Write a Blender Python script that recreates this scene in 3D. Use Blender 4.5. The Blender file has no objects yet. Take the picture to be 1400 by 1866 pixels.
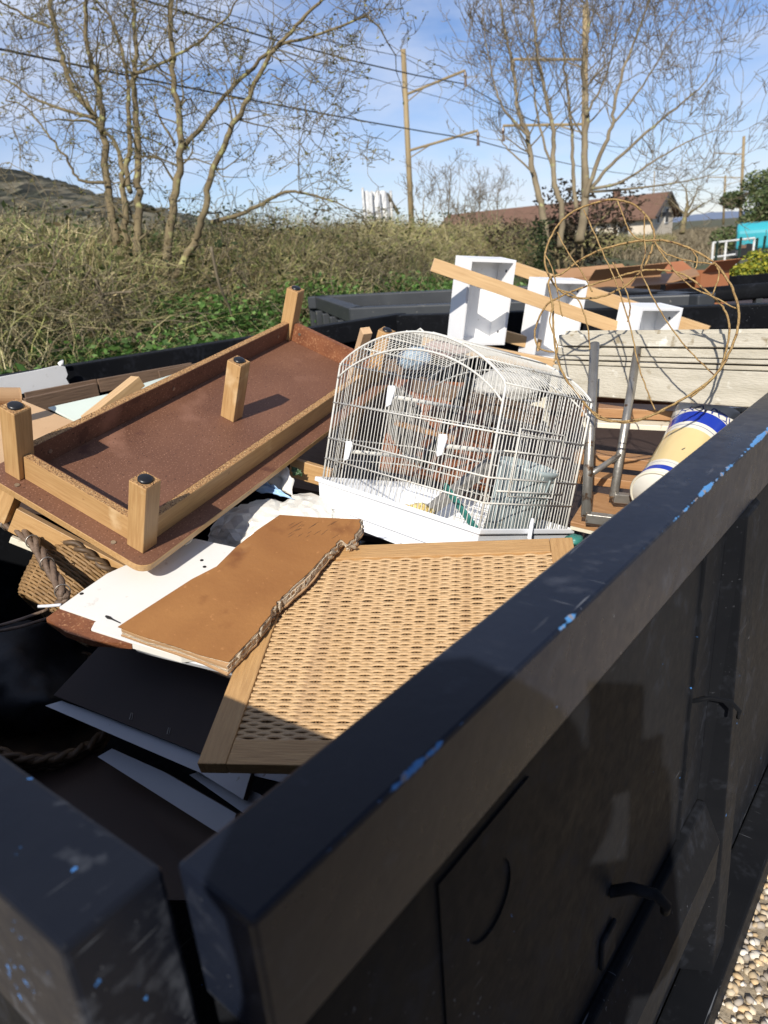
import bpy, bmesh, math, random
import numpy as np
from mathutils import Vector, Matrix
random.seed(7); rng = np.random.default_rng(7)
S = bpy.context.scene
COL = S.collection
PI = math.pi
# ------------------------------------------------------------------ camera
RIM = 1.30                                   # height of the container rim above the gravel
F_PX, PITCH, ROLL, YAW = 1287.1, 0.3612, -0.0768, 0.7122
CP = Vector((0.3325, -0.1645, RIM + 0.3504))
fwd = Vector((-math.sin(YAW)*math.cos(PITCH), math.cos(YAW)*math.cos(PITCH), -math.sin(PITCH)))
rt = Vector((math.cos(YAW), math.sin(YAW), 0)); up = rt.cross(fwd)
CR = rt*math.cos(ROLL) + up*math.sin(ROLL); CU = -rt*math.sin(ROLL) + up*math.cos(ROLL)
cd = bpy.data.cameras.new('camera'); cam = bpy.data.objects.new('camera', cd); COL.objects.link(cam)
cam.matrix_world = Matrix(((CR.x, CU.x, -fwd.x, CP.x), (CR.y, CU.y, -fwd.y, CP.y), (CR.z, CU.z, -fwd.z, CP.z), (0, 0, 0, 1)))
cd.sensor_fit = 'VERTICAL'; cd.sensor_height = 34.6; cd.lens = F_PX/1866*34.6
cd.clip_start = 0.02; cd.clip_end = 6000
cd.dof.use_dof = True; cd.dof.focus_distance = 1.5; cd.dof.aperture_fstop = cd.lens/4.2
S.camera = cam
# ------------------------------------------------------------------ sky and sun
SUN_AZ, SUN_EL = math.radians(22), math.radians(35)
sun_dir = Vector((-math.sin(SUN_AZ)*math.cos(SUN_EL), math.cos(SUN_AZ)*math.cos(SUN_EL), -math.sin(SUN_EL)))
w = bpy.data.worlds.new('World'); S.world = w; w.use_nodes = True
nt = w.node_tree; nt.nodes.clear()
def N(nt, typ, **kw):
    n = nt.nodes.new(typ)
    for k, v in kw.items(): setattr(n, k, v)
    return n
def L(nt, a, b): nt.links.new(a, b)
sky = N(nt, 'ShaderNodeTexSky', sky_type='NISHITA', sun_disc=False, sun_elevation=SUN_EL, sun_rotation=PI-SUN_AZ, air_density=1.0, dust_density=0.1, ozone_density=4.0, altitude=200)
bg = N(nt, 'ShaderNodeBackground'); bg.inputs[1].default_value = 0.085
out = N(nt, 'ShaderNodeOutputWorld')
tc = N(nt, 'ShaderNodeTexCoord')
mp = N(nt, 'ShaderNodeMapping'); mp.inputs['Scale'].default_value = (1.0, 1.0, 4.2); mp.inputs['Rotation'].default_value = (0.25, 0.1, 0.5)
ns = N(nt, 'ShaderNodeTexNoise'); ns.inputs['Scale'].default_value = 2.1; ns.inputs['Detail'].default_value = 7; ns.inputs['Roughness'].default_value = 0.55; ns.inputs['Distortion'].default_value = 0.5
cr = N(nt, 'ShaderNodeValToRGB'); cr.color_ramp.elements[0].position = 0.40; cr.color_ramp.elements[1].position = 0.66
cr.color_ramp.elements[0].color = (0, 0, 0, 1); cr.color_ramp.elements[1].color = (0.75, 0.75, 0.75, 1)
mx = N(nt, 'ShaderNodeMix', data_type='RGBA'); mx.inputs['B'].default_value = (8.0, 8.6, 10.0, 1)
L(nt, tc.outputs['Generated'], mp.inputs[0]); L(nt, mp.outputs[0], ns.inputs['Vector']); L(nt, ns.outputs['Fac'], cr.inputs[0])
tn = N(nt, 'ShaderNodeMix', data_type='RGBA', blend_type='MULTIPLY'); tn.inputs['Factor'].default_value = 1.0; tn.inputs['B'].default_value = (1.0, 1.0, 1.16, 1)
L(nt, sky.outputs[0], tn.inputs['A'])
L(nt, cr.outputs[0], mx.inputs['Factor']); L(nt, tn.outputs['Result'], mx.inputs['A']); L(nt, mx.outputs['Result'], bg.inputs[0]); L(nt, bg.outputs[0], out.inputs[0])
ld = bpy.data.lights.new('sun', 'SUN'); ld.energy = 5.0; ld.angle = math.radians(0.55); ld.color = (1.0, 0.94, 0.85)
so = bpy.data.objects.new('sun', ld); COL.objects.link(so); so.rotation_euler = sun_dir.to_track_quat('-Z', 'Y').to_euler(); so.location = (3, -8, 8)
S.view_settings.view_transform = 'Standard'; S.view_settings.look = 'None'; S.view_settings.gamma = 1.0; S.view_settings.exposure = 0.22
S.view_settings.use_curve_mapping = False
# ------------------------------------------------------------------ helpers
def ray(px, py): return (fwd*F_PX + CR*(px-700) - CU*(py-933)).normalized()
def at(px, py, z):                           # point seen at a pixel, z metres above the rim
    d = ray(px, py); return CP + d*((RIM+z-CP.z)/d.z)
def atd(px, py, dep):                        # point seen at a pixel, at a given depth from the lens
    d = ray(px, py); return CP + d*(dep/d.dot(fwd))
def V(x, y, z): return Vector((x, y, z+RIM))   # rim-relative coordinates
class MB:
    def __init__(s): s.v = []; s.f = []
    def add(s, vs, fs):
        o = len(s.v); s.v += [tuple(a) for a in vs]; s.f += [tuple(i+o for i in f) for f in fs]; return s
    def box(s, a, b, M=None):
        x0, y0, z0 = a; x1, y1, z1 = b
        vs = [(x0,y0,z0),(x1,y0,z0),(x1,y1,z0),(x0,y1,z0),(x0,y0,z1),(x1,y0,z1),(x1,y1,z1),(x0,y1,z1)]
        if M is not None: vs = [M @ Vector(q) for q in vs]
        return s.add(vs, [(0,3,2,1),(4,5,6,7),(0,1,5,4),(1,2,6,5),(2,3,7,6),(3,0,4,7)])
    def tube(s, pts, r, n=6, closed=False, cap=True):
        pts = [Vector(p) for p in pts]; m = len(pts)
        rs = r if isinstance(r, (list, tuple)) else [r]*m
        vs = []; u = None
        for i, p in enumerate(pts):
            if closed: t = pts[(i+1) % m]-pts[i-1]
            else: t = pts[min(i+1, m-1)]-pts[max(i-1, 0)]
            if t.length < 1e-9: t = Vector((0, 0, 1))
            t.normalize()
            if u is None: u = t.orthogonal().normalized()
            else:
                u = u-t*u.dot(t)
                u = u.normalized() if u.length > 1e-6 else t.orthogonal().normalized()
            b = t.cross(u)
            for k in range(n):
                a = 2*PI*k/n; vs.append(p+(u*math.cos(a)+b*math.sin(a))*rs[i])
        fs = []
        for i in range(m if closed else m-1):
            j = (i+1) % m
            for k in range(n): fs.append((i*n+k, i*n+(k+1) % n, j*n+(k+1) % n, j*n+k))
        if cap and not closed: fs += [tuple(range(n))[::-1], tuple((m-1)*n+k for k in range(n))]
        return s.add(vs, fs)
    def prism(s, pts, th, down=None):         # pts: planar loop (top face), extruded by th against its normal
        pts = [Vector(p) for p in pts]; n = len(pts)
        nr = Vector((0, 0, 0))
        for i in range(n): nr += pts[i].cross(pts[(i+1) % n])
        nr.normalize()
        if nr.z < 0 and down is None: pts = pts[::-1]; nr = -nr
        d = -nr if down is None else Vector(down)
        vs = pts+[p+d*th for p in pts]
        fs = [tuple(range(n)), tuple(range(2*n-1, n-1, -1))]+[(i, i+n, (i+1) % n+n, (i+1) % n) for i in range(n)]
        return s.add(vs, fs)
    def lathe(s, prof, n=32, M=None):
        vs = []
        for r, z in prof:
            for k in range(n): vs.append(Vector((r*math.cos(2*PI*k/n), r*math.sin(2*PI*k/n), z)))
        if M is not None: vs = [M @ q for q in vs]
        m = len(prof); fs = [(i*n+k, i*n+(k+1) % n, (i+1)*n+(k+1) % n, (i+1)*n+k) for i in range(m-1) for k in range(n)]
        return s.add(vs, fs)
    def mesh(s, name, mat, off=None):
        vs = s.v if off is None else [(a[0]-off[0], a[1]-off[1], a[2]-off[2]) for a in s.v]
        me = bpy.data.meshes.new(name); me.from_pydata(vs, [], s.f); me.validate(); me.update()
        if mat: me.materials.append(MAT[mat] if isinstance(mat, str) else mat)
        return me
    def build(s, name, mat, parent=None, smooth=False, bevel=0, fix=True):
        off = None
        if parent is None:
            a = np.array(s.v); off = (a.min(0)+a.max(0))/2; off[2] = a[:, 2].min()
        me = s.mesh(name, mat, off)
        if fix:
            bm = bmesh.new(); bm.from_mesh(me); bmesh.ops.recalc_face_normals(bm, faces=bm.faces[:]); bm.to_mesh(me); bm.free()
        if smooth: me.polygons.foreach_set('use_smooth', [True]*len(me.polygons))
        o = bpy.data.objects.new(name, me); COL.objects.link(o)
        if parent is None: o.location = off
        else: o.parent = parent
        if bevel:
            b = o.modifiers.new('bevel', 'BEVEL'); b.width = bevel; b.segments = 2; b.limit_method = 'ANGLE'
        return o
def tag(o, label=None, cat=None, group=None, kind=None):
    if label: o['label'] = label
    if cat: o['category'] = cat
    if group: o['group'] = group
    if kind: o['kind'] = kind
    return o
def empty(name, M=None, loc=None):
    o = bpy.data.objects.new(name, None); COL.objects.link(o); o.empty_display_size = 0.1
    if M is not None: o.matrix_world = M
    if loc is not None: o.location = loc
    return o
def pose(R, t): return Matrix([[*R[0], t[0]], [*R[1], t[1]], [*R[2], t[2]+RIM], [0, 0, 0, 1]])
def dup_tree(o, parent=None):
    c = o.copy(); COL.objects.link(c)
    if parent is not None: c.parent = parent
    for ch in list(o.children): dup_tree(ch, c)
    return c
def part(name, mat, parent, a, b, bevel=0, M=None): return MB().box(a, b, M).build(name, mat, parent, bevel=bevel)
def slab(name, label, cat, pts, th, mat, bevel=0.0012, group=None):
    o = MB().prism(pts, th).build(name, mat, bevel=bevel); return tag(o, label, cat, group)
def frame_from(o, x, y):                       # matrix with origin o, x axis towards x, y axis near y
    X = (x-o).normalized(); Z = X.cross(y-o).normalized(); Y = Z.cross(X)
    return Matrix(((X.x, Y.x, Z.x, o.x), (X.y, Y.y, Z.y, o.y), (X.z, Y.z, Z.z, o.z), (0, 0, 0, 1)))
def stick(name, label, cat, a, b, wd, ht, mat, upv=Vector((0, 0, 1)), group=None, bevel=0.0015):
    X = (b-a); ln = X.length; X.normalize(); Y = upv.cross(X).normalized(); Z = X.cross(Y)
    M = Matrix(((X.x, Y.x, Z.x, a.x), (X.y, Y.y, Z.y, a.y), (X.z, Y.z, Z.z, a.z), (0, 0, 0, 1)))
    o = MB().box((0, -wd/2, -ht/2), (ln, wd/2, ht/2)).build(name, mat, parent=None, bevel=bevel)
    o.matrix_world = M @ Matrix.Translation((ln/2, 0, -ht/2)); return tag(o, label, cat, group)
def smooth_path(pts, n=6, closed=False):
    P = [Vector(p) for p in pts]; m = len(P); o = []
    for i in range(m if closed else m-1):
        if closed: a, b, c, d = P[i-1], P[i], P[(i+1) % m], P[(i+2) % m]
        else: a, b, c, d = P[max(i-1, 0)], P[i], P[i+1], P[min(i+2, m-1)]
        for k in range(n):
            t = k/n; o.append(0.5*((2*b)+(c-a)*t+(2*a-5*b+4*c-d)*t*t+(3*b-3*c+d-a)*t**3))
    if not closed: o.append(P[-1])
    return o
# ------------------------------------------------------------------ materials
MAT = {}
def mat(name, c1, c2=None, rough=0.6, scale=8, stretch=(1, 1, 1), detail=6, bump=0.0, bscale=None, lo=0.3, hi=0.7, metal=0.0, spots=None, coat=0, dist=0.0, rvar=0.0, trans=0.0):
    m = bpy.data.materials.new(name); m.use_nodes = True; nt = m.node_tree; b = nt.nodes['Principled BSDF']
    c2 = c2 or tuple(x*0.7 for x in c1)
    tc = N(nt, 'ShaderNodeTexCoord'); mp = N(nt, 'ShaderNodeMapping'); mp.inputs['Scale'].default_value = stretch
    n1 = N(nt, 'ShaderNodeTexNoise'); n1.inputs['Scale'].default_value = scale; n1.inputs['Detail'].default_value = detail; n1.inputs['Distortion'].default_value = dist
    r = N(nt, 'ShaderNodeValToRGB'); r.color_ramp.elements[0].position = lo; r.color_ramp.elements[1].position = hi
    r.color_ramp.elements[0].color = (*c1, 1); r.color_ramp.elements[1].color = (*c2, 1)
    L(nt, tc.outputs['Object'], mp.inputs[0]); L(nt, mp.outputs[0], n1.inputs['Vector']); L(nt, n1.outputs['Fac'], r.inputs[0])
    col = r.outputs[0]
    if spots:                                  # (colour, scale, threshold, softness)
        for (sc, ss, th, sf) in spots:
            n2 = N(nt, 'ShaderNodeTexNoise'); n2.inputs['Scale'].default_value = ss; n2.inputs['Detail'].default_value = 5
            L(nt, tc.outputs['Object'], n2.inputs['Vector'])
            q = N(nt, 'ShaderNodeMapRange'); q.inputs['From Min'].default_value = th; q.inputs['From Max'].default_value = th+sf
            L(nt, n2.outputs['Fac'], q.inputs['Value'])
            x = N(nt, 'ShaderNodeMix', data_type='RGBA'); x.inputs['B'].default_value = (*sc, 1)
            L(nt, q.outputs[0], x.inputs['Factor']); L(nt, col, x.inputs['A']); col = x.outputs['Result']
    L(nt, col, b.inputs['Base Color'])
    b.inputs['Roughness'].default_value = rough; b.inputs['Metallic'].default_value = metal
    if coat: b.inputs['Coat Weight'].default_value = coat; b.inputs['Coat Roughness'].default_value = 0.15
    if rvar:
        q = N(nt, 'ShaderNodeMapRange'); q.inputs['To Min'].default_value = rough-rvar; q.inputs['To Max'].default_value = rough+rvar
        L(nt, n1.outputs['Fac'], q.inputs['Value']); L(nt, q.outputs[0], b.inputs['Roughness'])
    if bump:
        bp = N(nt, 'ShaderNodeBump'); bp.inputs['Strength'].default_value = bump; bp.inputs['Distance'].default_value = 0.01
        src = n1
        if bscale:
            src = N(nt, 'ShaderNodeTexNoise'); src.inputs['Scale'].default_value = bscale; src.inputs['Detail'].default_value = 4; L(nt, mp.outputs[0], src.inputs['Vector'])
        L(nt, src.outputs['Fac'], bp.inputs['Height']); L(nt, bp.outputs[0], b.inputs['Normal'])
    if trans: b.inputs['Transmission Weight'].default_value = trans
    MAT[name] = m; return m
def attr_mat(name, rough=0.8, trans=0.0):      # colour of each blade, twig or stone kept in a point attribute
    m = bpy.data.materials.new(name); m.use_nodes = True; nt = m.node_tree; b = nt.nodes['Principled BSDF']
    a = N(nt, 'ShaderNodeAttribute', attribute_name='tint'); L(nt, a.outputs['Color'], b.inputs['Base Color']); b.inputs['Roughness'].default_value = rough
    b.inputs['Specular IOR Level'].default_value = 0.25
    if trans:
        t = N(nt, 'ShaderNodeBsdfTranslucent'); L(nt, a.outputs['Color'], t.inputs['Color'])
        x = N(nt, 'ShaderNodeMixShader'); x.inputs[0].default_value = trans; o = nt.nodes['Material Output']
        L(nt, b.outputs[0], x.inputs[1]); L(nt, t.outputs[0], x.inputs[2]); L(nt, x.outputs[0], o.inputs['Surface'])
    MAT[name] = m
attr_mat('tinted'); attr_mat('leafy', 0.55, 0.3); attr_mat('stone', 0.75)
OAKW = [((0.24, 0.13, 0.055), 34, 0.70, 0.04), ((0.58, 0.40, 0.21), 12, 0.62, 0.1)]
mat('oak', (0.50, 0.31, 0.135), (0.38, 0.215, 0.085), 0.45, 14, (1, 14, 14), bump=0.05, spots=OAKW)
mat('oak_y', (0.50, 0.31, 0.135), (0.38, 0.215, 0.085), 0.45, 14, (14, 1, 14), bump=0.05, spots=OAKW)
mat('oak_z', (0.50, 0.31, 0.135), (0.38, 0.215, 0.085), 0.45, 14, (14, 14, 1), bump=0.05, spots=OAKW)
mat('pine', (0.60, 0.40, 0.20), (0.48, 0.30, 0.14), 0.5, 9, (1, 16, 16), bump=0.06)
mat('underside', (0.172, 0.077, 0.042), (0.128, 0.055, 0.030), 0.6, 5, spots=[((0.31, 0.16, 0.10), 230, 0.60, 0.06), ((0.235, 0.115, 0.072), 6, 0.60, 0.14), ((0.10, 0.04, 0.024), 9, 0.66, 0.05), ((0.035, 0.014, 0.009), 150, 0.62, 0.08)], bump=0.08, bscale=300)
mat('rust_edge', (0.23, 0.085, 0.035), (0.15, 0.05, 0.02), 0.6, 25, spots=[((0.35, 0.17, 0.08), 160, 0.58, 0.08)], bump=0.15, bscale=180)
mat('chip', (0.50, 0.29, 0.12), (0.30, 0.15, 0.055), 0.85, 240, spots=[((0.09, 0.04, 0.015), 330, 0.56, 0.05), ((0.62, 0.42, 0.2), 210, 0.6, 0.05)], bump=0.6, bscale=300)
mat('mdf', (0.55, 0.37, 0.21), (0.47, 0.30, 0.16), 0.8, 6, spots=[((0.40, 0.25, 0.13), 60, 0.62, 0.1)], bump=0.08, bscale=200)
mat('cap', (0.012, 0.012, 0.013), rough=0.35)
mat('screw', (0.45, 0.40, 0.32), rough=0.35, metal=0.8)
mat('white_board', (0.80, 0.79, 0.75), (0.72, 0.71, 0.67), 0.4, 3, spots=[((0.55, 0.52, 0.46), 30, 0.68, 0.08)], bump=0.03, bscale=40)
mat('white_lacquer', (0.85, 0.85, 0.84), (0.80, 0.80, 0.80), 0.35, 4, spots=[((0.52, 0.5, 0.46), 45, 0.70, 0.05)])
mat('white_plastic', (0.80, 0.82, 0.85), (0.77, 0.79, 0.82), 0.3, 5, spots=[((0.6, 0.58, 0.52), 60, 0.70, 0.05)])
mat('cage_wire', (0.66, 0.65, 0.60), (0.56, 0.54, 0.48), 0.4, 40, spots=[((0.42, 0.36, 0.26), 90, 0.64, 0.05)])
mat('tan_sheet', (0.33, 0.150, 0.042), (0.225, 0.088, 0.021), 0.62, 3.2, (1, 1, 1), dist=1.0, spots=[((0.175, 0.062, 0.014), 11, 0.58, 0.14), ((0.42, 0.23, 0.09), 5, 0.62, 0.14), ((0.36, 0.16, 0.05), 90, 0.66, 0.06)], bump=0.10, bscale=120)
mat('paper_edge', (0.70, 0.60, 0.46), (0.52, 0.42, 0.30), 0.9, 30, (1, 1, 12), bump=0.6, bscale=60)
mat('kraft', (0.46, 0.29, 0.15), (0.38, 0.22, 0.11), 0.85, 3, spots=[((0.30, 0.17, 0.08), 25, 0.66, 0.1)])
mat('rattan', (0.45, 0.285, 0.135), (0.55, 0.37, 0.195), 0.5, 18, (1, 1, 1), spots=[((0.36, 0.22, 0.11), 16, 0.56, 0.16)], bump=0.25, bscale=220)
mat('rattan_wood', (0.50, 0.30, 0.125), (0.40, 0.225, 0.09), 0.55, 16, (1, 12, 12), bump=0.35, bscale=26)
mat('rattan_wood_y', (0.50, 0.30, 0.125), (0.40, 0.225, 0.09), 0.55, 16, (12, 1, 12), bump=0.35, bscale=26)
mat('stake', (0.20, 0.11, 0.05), rough=0.6)
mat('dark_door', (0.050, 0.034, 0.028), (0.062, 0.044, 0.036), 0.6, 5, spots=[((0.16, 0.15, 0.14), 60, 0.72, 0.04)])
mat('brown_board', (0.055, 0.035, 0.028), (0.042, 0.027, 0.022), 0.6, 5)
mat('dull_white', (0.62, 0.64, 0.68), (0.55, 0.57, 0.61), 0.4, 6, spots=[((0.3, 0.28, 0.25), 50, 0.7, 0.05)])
mat('bag', (0.72, 0.70, 0.64), (0.62, 0.59, 0.52), 0.28, 6, bump=0.25, bscale=35, spots=[((0.5, 0.45, 0.36), 14, 0.66, 0.1)])
mat('blue_bag', (0.28, 0.47, 0.72), (0.40, 0.58, 0.80), 0.3, 14, bump=0.3, bscale=40)
mat('green_leaf', (0.035, 0.075, 0.03), (0.06, 0.12, 0.05), 0.4, 20)
mat('teal', (0.03, 0.16, 0.13), (0.05, 0.22, 0.18), 0.35, 10)
mat('glass_green', (0.60, 0.66, 0.58), (0.53, 0.59, 0.51), 0.15, 5, spots=[((0.18, 0.22, 0.16), 9, 0.60, 0.12)])
mat('old_plank', (0.17, 0.105, 0.062), (0.115, 0.07, 0.042), 0.75, 12, (1, 10, 10), bump=0.25)
mat('red_plank', (0.22, 0.075, 0.028), (0.15, 0.048, 0.018), 0.45, 10, (1, 12, 12), bump=0.1, spots=[((0.4, 0.2, 0.1), 40, 0.68, 0.06)])
mat('orange_plank', (0.40, 0.22, 0.10), (0.29, 0.145, 0.06), 0.5, 10, (1, 12, 12), bump=0.1)
mat('ivory', (0.72, 0.68, 0.55), (0.65, 0.60, 0.47), 0.5, 7, spots=[((0.35, 0.28, 0.18), 30, 0.66, 0.08)])
mat('weathered', (0.52, 0.48, 0.39), (0.40, 0.365, 0.285), 0.8, 7, (1, 5, 5), bump=0.35, bscale=50, spots=[((0.27, 0.22, 0.14), 28, 0.62, 0.09), ((0.68, 0.66, 0.58), 17, 0.64, 0.08)])
mat('rust_wire', (0.27, 0.16, 0.055), (0.40, 0.27, 0.11), 0.55, 60, bump=0.5, bscale=250, spots=[((0.10, 0.045, 0.02), 90, 0.60, 0.06)], metal=0.3)
mat('steel', (0.42, 0.40, 0.36), (0.28, 0.26, 0.23), 0.38, 22, metal=0.75, spots=[((0.14, 0.08, 0.045), 45, 0.60, 0.07)], bump=0.08, bscale=120)
mat('grey_bin', (0.36, 0.42, 0.42), (0.30, 0.36, 0.36), 0.4, 8)
mat('grey_beam', (0.30, 0.29, 0.27), (0.22, 0.21, 0.19), 0.6, 10, spots=[((0.12, 0.10, 0.08), 40, 0.6, 0.1)])
mat('sponge', (0.70, 0.55, 0.22), (0.55, 0.40, 0.13), 0.9, 30, bump=0.8, bscale=80)
mat('pale_blue', (0.20, 0.29, 0.38), (0.27, 0.36, 0.44), 0.5, 6)
mat('pink', (0.36, 0.24, 0.22), (0.30, 0.20, 0.18), 0.6, 6)
mat('foam', (0.48, 0.47, 0.44), (0.38, 0.37, 0.34), 0.9, 60, bump=0.4, bscale=140)
mat('wicker_dark', (0.12, 0.075, 0.04), (0.07, 0.042, 0.022), 0.6, 30, bump=0.3)
mat('wicker_tan', (0.30, 0.18, 0.075), (0.20, 0.115, 0.045), 0.6, 30, bump=0.3)
mat('braid', (0.10, 0.065, 0.042), (0.19, 0.13, 0.09), 0.6, 25, bump=0.5, bscale=90)
mat('black_bag', (0.008, 0.008, 0.010), rough=0.55, bump=0.4, bscale=14)
mat('bark', (0.20, 0.155, 0.08), (0.10, 0.075, 0.04), 0.9, 4, (1, 1, 0.5), bump=0.6, bscale=18, spots=[((0.30, 0.29, 0.12), 7, 0.56, 0.1), ((0.07, 0.052, 0.032), 11, 0.60, 0.1)])
mat('bark_grey', (0.23, 0.185, 0.115), (0.125, 0.098, 0.06), 0.9, 4, (1, 1, 0.5), bump=0.6, bscale=18, spots=[((0.30, 0.30, 0.14), 7, 0.6, 0.1)])
mat('twig', (0.165, 0.135, 0.07), (0.11, 0.086, 0.046), 0.85, 2)
mat('twig_grey', (0.185, 0.15, 0.095), (0.125, 0.10, 0.064), 0.85, 2)
mat('bud', (0.19, 0.185, 0.06), (0.13, 0.12, 0.035), 0.8, 5)
mat('ivy', (0.03, 0.05, 0.018), (0.05, 0.075, 0.025), 0.5, 9)
mat('soil', (0.10, 0.082, 0.045), (0.062, 0.062, 0.026), 0.95, 0.8, bump=0.5, bscale=9, spots=[((0.05, 0.075, 0.02), 0.5, 0.5, 0.15)])
mat('gravel_base', (0.36, 0.30, 0.215), (0.22, 0.175, 0.115), 0.9, 60, bump=0.8, bscale=45)
mat('hill', (0.24, 0.20, 0.13), (0.12, 0.115, 0.068), 0.95, 0.22, detail=10, bump=1.0, bscale=0.12, spots=[((0.07, 0.07, 0.042), 0.03, 0.52, 0.06)])
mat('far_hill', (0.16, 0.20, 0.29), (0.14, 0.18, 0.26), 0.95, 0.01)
mat('pole', (0.31, 0.235, 0.125), (0.22, 0.16, 0.08), 0.7, 3, (1, 1, 0.3), bump=0.1)
mat('cable', (0.045, 0.045, 0.045), rough=0.5)
mat('insulator', (0.10, 0.06, 0.04), rough=0.3)
mat('roof_tile', (0.17, 0.095, 0.062), (0.125, 0.067, 0.044), 0.8, 2, (1, 6, 1), bump=0.4)
mat('render_wall', (0.62, 0.55, 0.44), (0.55, 0.48, 0.38), 0.8, 1)
mat('trim_dark', (0.06, 0.05, 0.045), rough=0.6)
mat('cyan', (0.035, 0.34, 0.40), (0.03, 0.30, 0.36), 0.35, 1.5)
mat('fence_green', (0.012, 0.03, 0.02), rough=0.5)
mat('white_paint', (0.72, 0.72, 0.70), rough=0.5)
mat('grey_steel', (0.026, 0.029, 0.033), (0.04, 0.044, 0.048), 0.5, 4, spots=[((0.17, 0.16, 0.14), 24, 0.67, 0.06)])
mat('carton', (0.36, 0.20, 0.10), (0.30, 0.16, 0.075), 0.85, 3)
mat('orange_box', (0.38, 0.145, 0.06), (0.32, 0.12, 0.05), 0.8, 3)
mat('cloth_dark', (0.02, 0.022, 0.03), rough=0.8, bump=0.2, bscale=60)
mat('jeans', (0.03, 0.045, 0.09), rough=0.85)
mat('skin', (0.55, 0.33, 0.24), rough=0.5)
mat('hair', (0.03, 0.02, 0.012), rough=0.6)
def container_paint(name='black_paint', edge=True, spec=0.1, dusty=0.4, rlo=0.42, chips=0.755, dcol=(0.050, 0.055, 0.070), b0=(0.0062, 0.0068, 0.0084), b1=(0.0096, 0.0102, 0.0118)):
    m = bpy.data.materials.new(name); m.use_nodes = True; nt = m.node_tree; b = nt.nodes['Principled BSDF']
    tc = N(nt, 'ShaderNodeTexCoord'); O = tc.outputs['Object']
    def noise(sc, det=5, st=None, dist=0):
        n = N(nt, 'ShaderNodeTexNoise'); n.inputs['Scale'].default_value = sc; n.inputs['Detail'].default_value = det; n.inputs['Distortion'].default_value = dist
        if st:
            q = N(nt, 'ShaderNodeMapping'); q.inputs['Scale'].default_value = st[:3]; q.inputs['Rotation'].default_value = st[3]; L(nt, O, q.inputs[0]); L(nt, q.outputs[0], n.inputs['Vector'])
        else: L(nt, O, n.inputs['Vector'])
        return n.outputs['Fac']
    def rng_(v, a, c, lo=0.0, hi=1.0):
        q = N(nt, 'ShaderNodeMapRange'); q.inputs['From Min'].default_value = a; q.inputs['From Max'].default_value = c; q.inputs['To Min'].default_value = lo; q.inputs['To Max'].default_value = hi
        L(nt, v, q.inputs['Value']); return q.outputs[0]
    def mixc(f, a, c):
        x = N(nt, 'ShaderNodeMix', data_type='RGBA'); L(nt, f, x.inputs['Factor'])
        for s_, v in (('A', a), ('B', c)):
            if isinstance(v, tuple): x.inputs[s_].default_value = (*v, 1)
            else: L(nt, v, x.inputs[s_])
        return x.outputs['Result']
    def math_(op, a, c):
        x = N(nt, 'ShaderNodeMath', operation=op)
        for i, v in enumerate((a, c)):
            if isinstance(v, (int, float)): x.inputs[i].default_value = v
            else: L(nt, v, x.inputs[i])
        return x.outputs[0]
    big = noise(5, 6); fine = noise(60, 6)
    col = mixc(rng_(big, 0.35, 0.7), b0, b1)
    dust = rng_(math_('MULTIPLY', noise(9, 8, dist=1.2), rng_(fine, 0.2, 0.8, 0.6, 1.2)), 0.50, 0.72)
    col = mixc(math_('MULTIPLY', dust, dusty), col, dcol)
    scr = rng_(noise(190, 2, (1.0, 0.045, 1.0, (0.5, 0.2, 0.3))), 0.70, 0.735)
    scr2 = rng_(noise(170, 2, (0.05, 1.0, 1.0, (0.1, 0.6, 0.9))), 0.71, 0.745)
    wear = rng_(noise(3.2, 4), 0.50, 0.66)
    col = mixc(math_('MULTIPLY', math_('MULTIPLY', math_('MAXIMUM', scr, scr2), wear), 0.55), col, (0.17, 0.18, 0.20))
    chip = rng_(noise(55, 4), chips, chips+0.01)
    col = mixc(chip, col, (0.05, 0.17, 0.42))
    if edge:                                   # old blue coat showing where the outer top edge of the rail is chafed
        sp = N(nt, 'ShaderNodeSeparateXYZ'); L(nt, O, sp.inputs[0])
        dx = math_('ABSOLUTE', math_('SUBTRACT', sp.outputs['X'], 0.0725), 0.0); dz = math_('ABSOLUTE', sp.outputs['Z'], 0.0)
        d = math_('ADD', dx, dz)
        lim = rng_(math_('ADD', noise(7, 3), math_('MULTIPLY', math_('SUBTRACT', noise(70, 4), 0.5), 0.35)), 0.44, 0.70, 0.0003, 0.0078)
        ed = rng_(math_('SUBTRACT', lim, d), 0.0, 0.0012)
        rust = rng_(noise(45, 4), 0.54, 0.62)
        col = mixc(ed, col, mixc(rust, (0.050, 0.165, 0.36), (0.17, 0.15, 0.15)))
    L(nt, col, b.inputs['Base Color'])
    L(nt, rng_(math_('ADD', math_('MULTIPLY', big, 0.5), math_('MULTIPLY', fine, 0.5)), 0.3, 0.7, rlo, rlo+0.2), b.inputs['Roughness']); b.inputs['Specular IOR Level'].default_value = spec; b.inputs['Diffuse Roughness'].default_value = 1.0
    bp = N(nt, 'ShaderNodeBump'); bp.inputs['Strength'].default_value = 0.3; bp.inputs['Distance'].default_value = 0.004
    L(nt, math_('ADD', noise(7, 2), math_('MULTIPLY', noise(60, 4), 0.25)), bp.inputs['Height']); L(nt, bp.outputs[0], b.inputs['Normal'])
    MAT[name] = m
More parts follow.
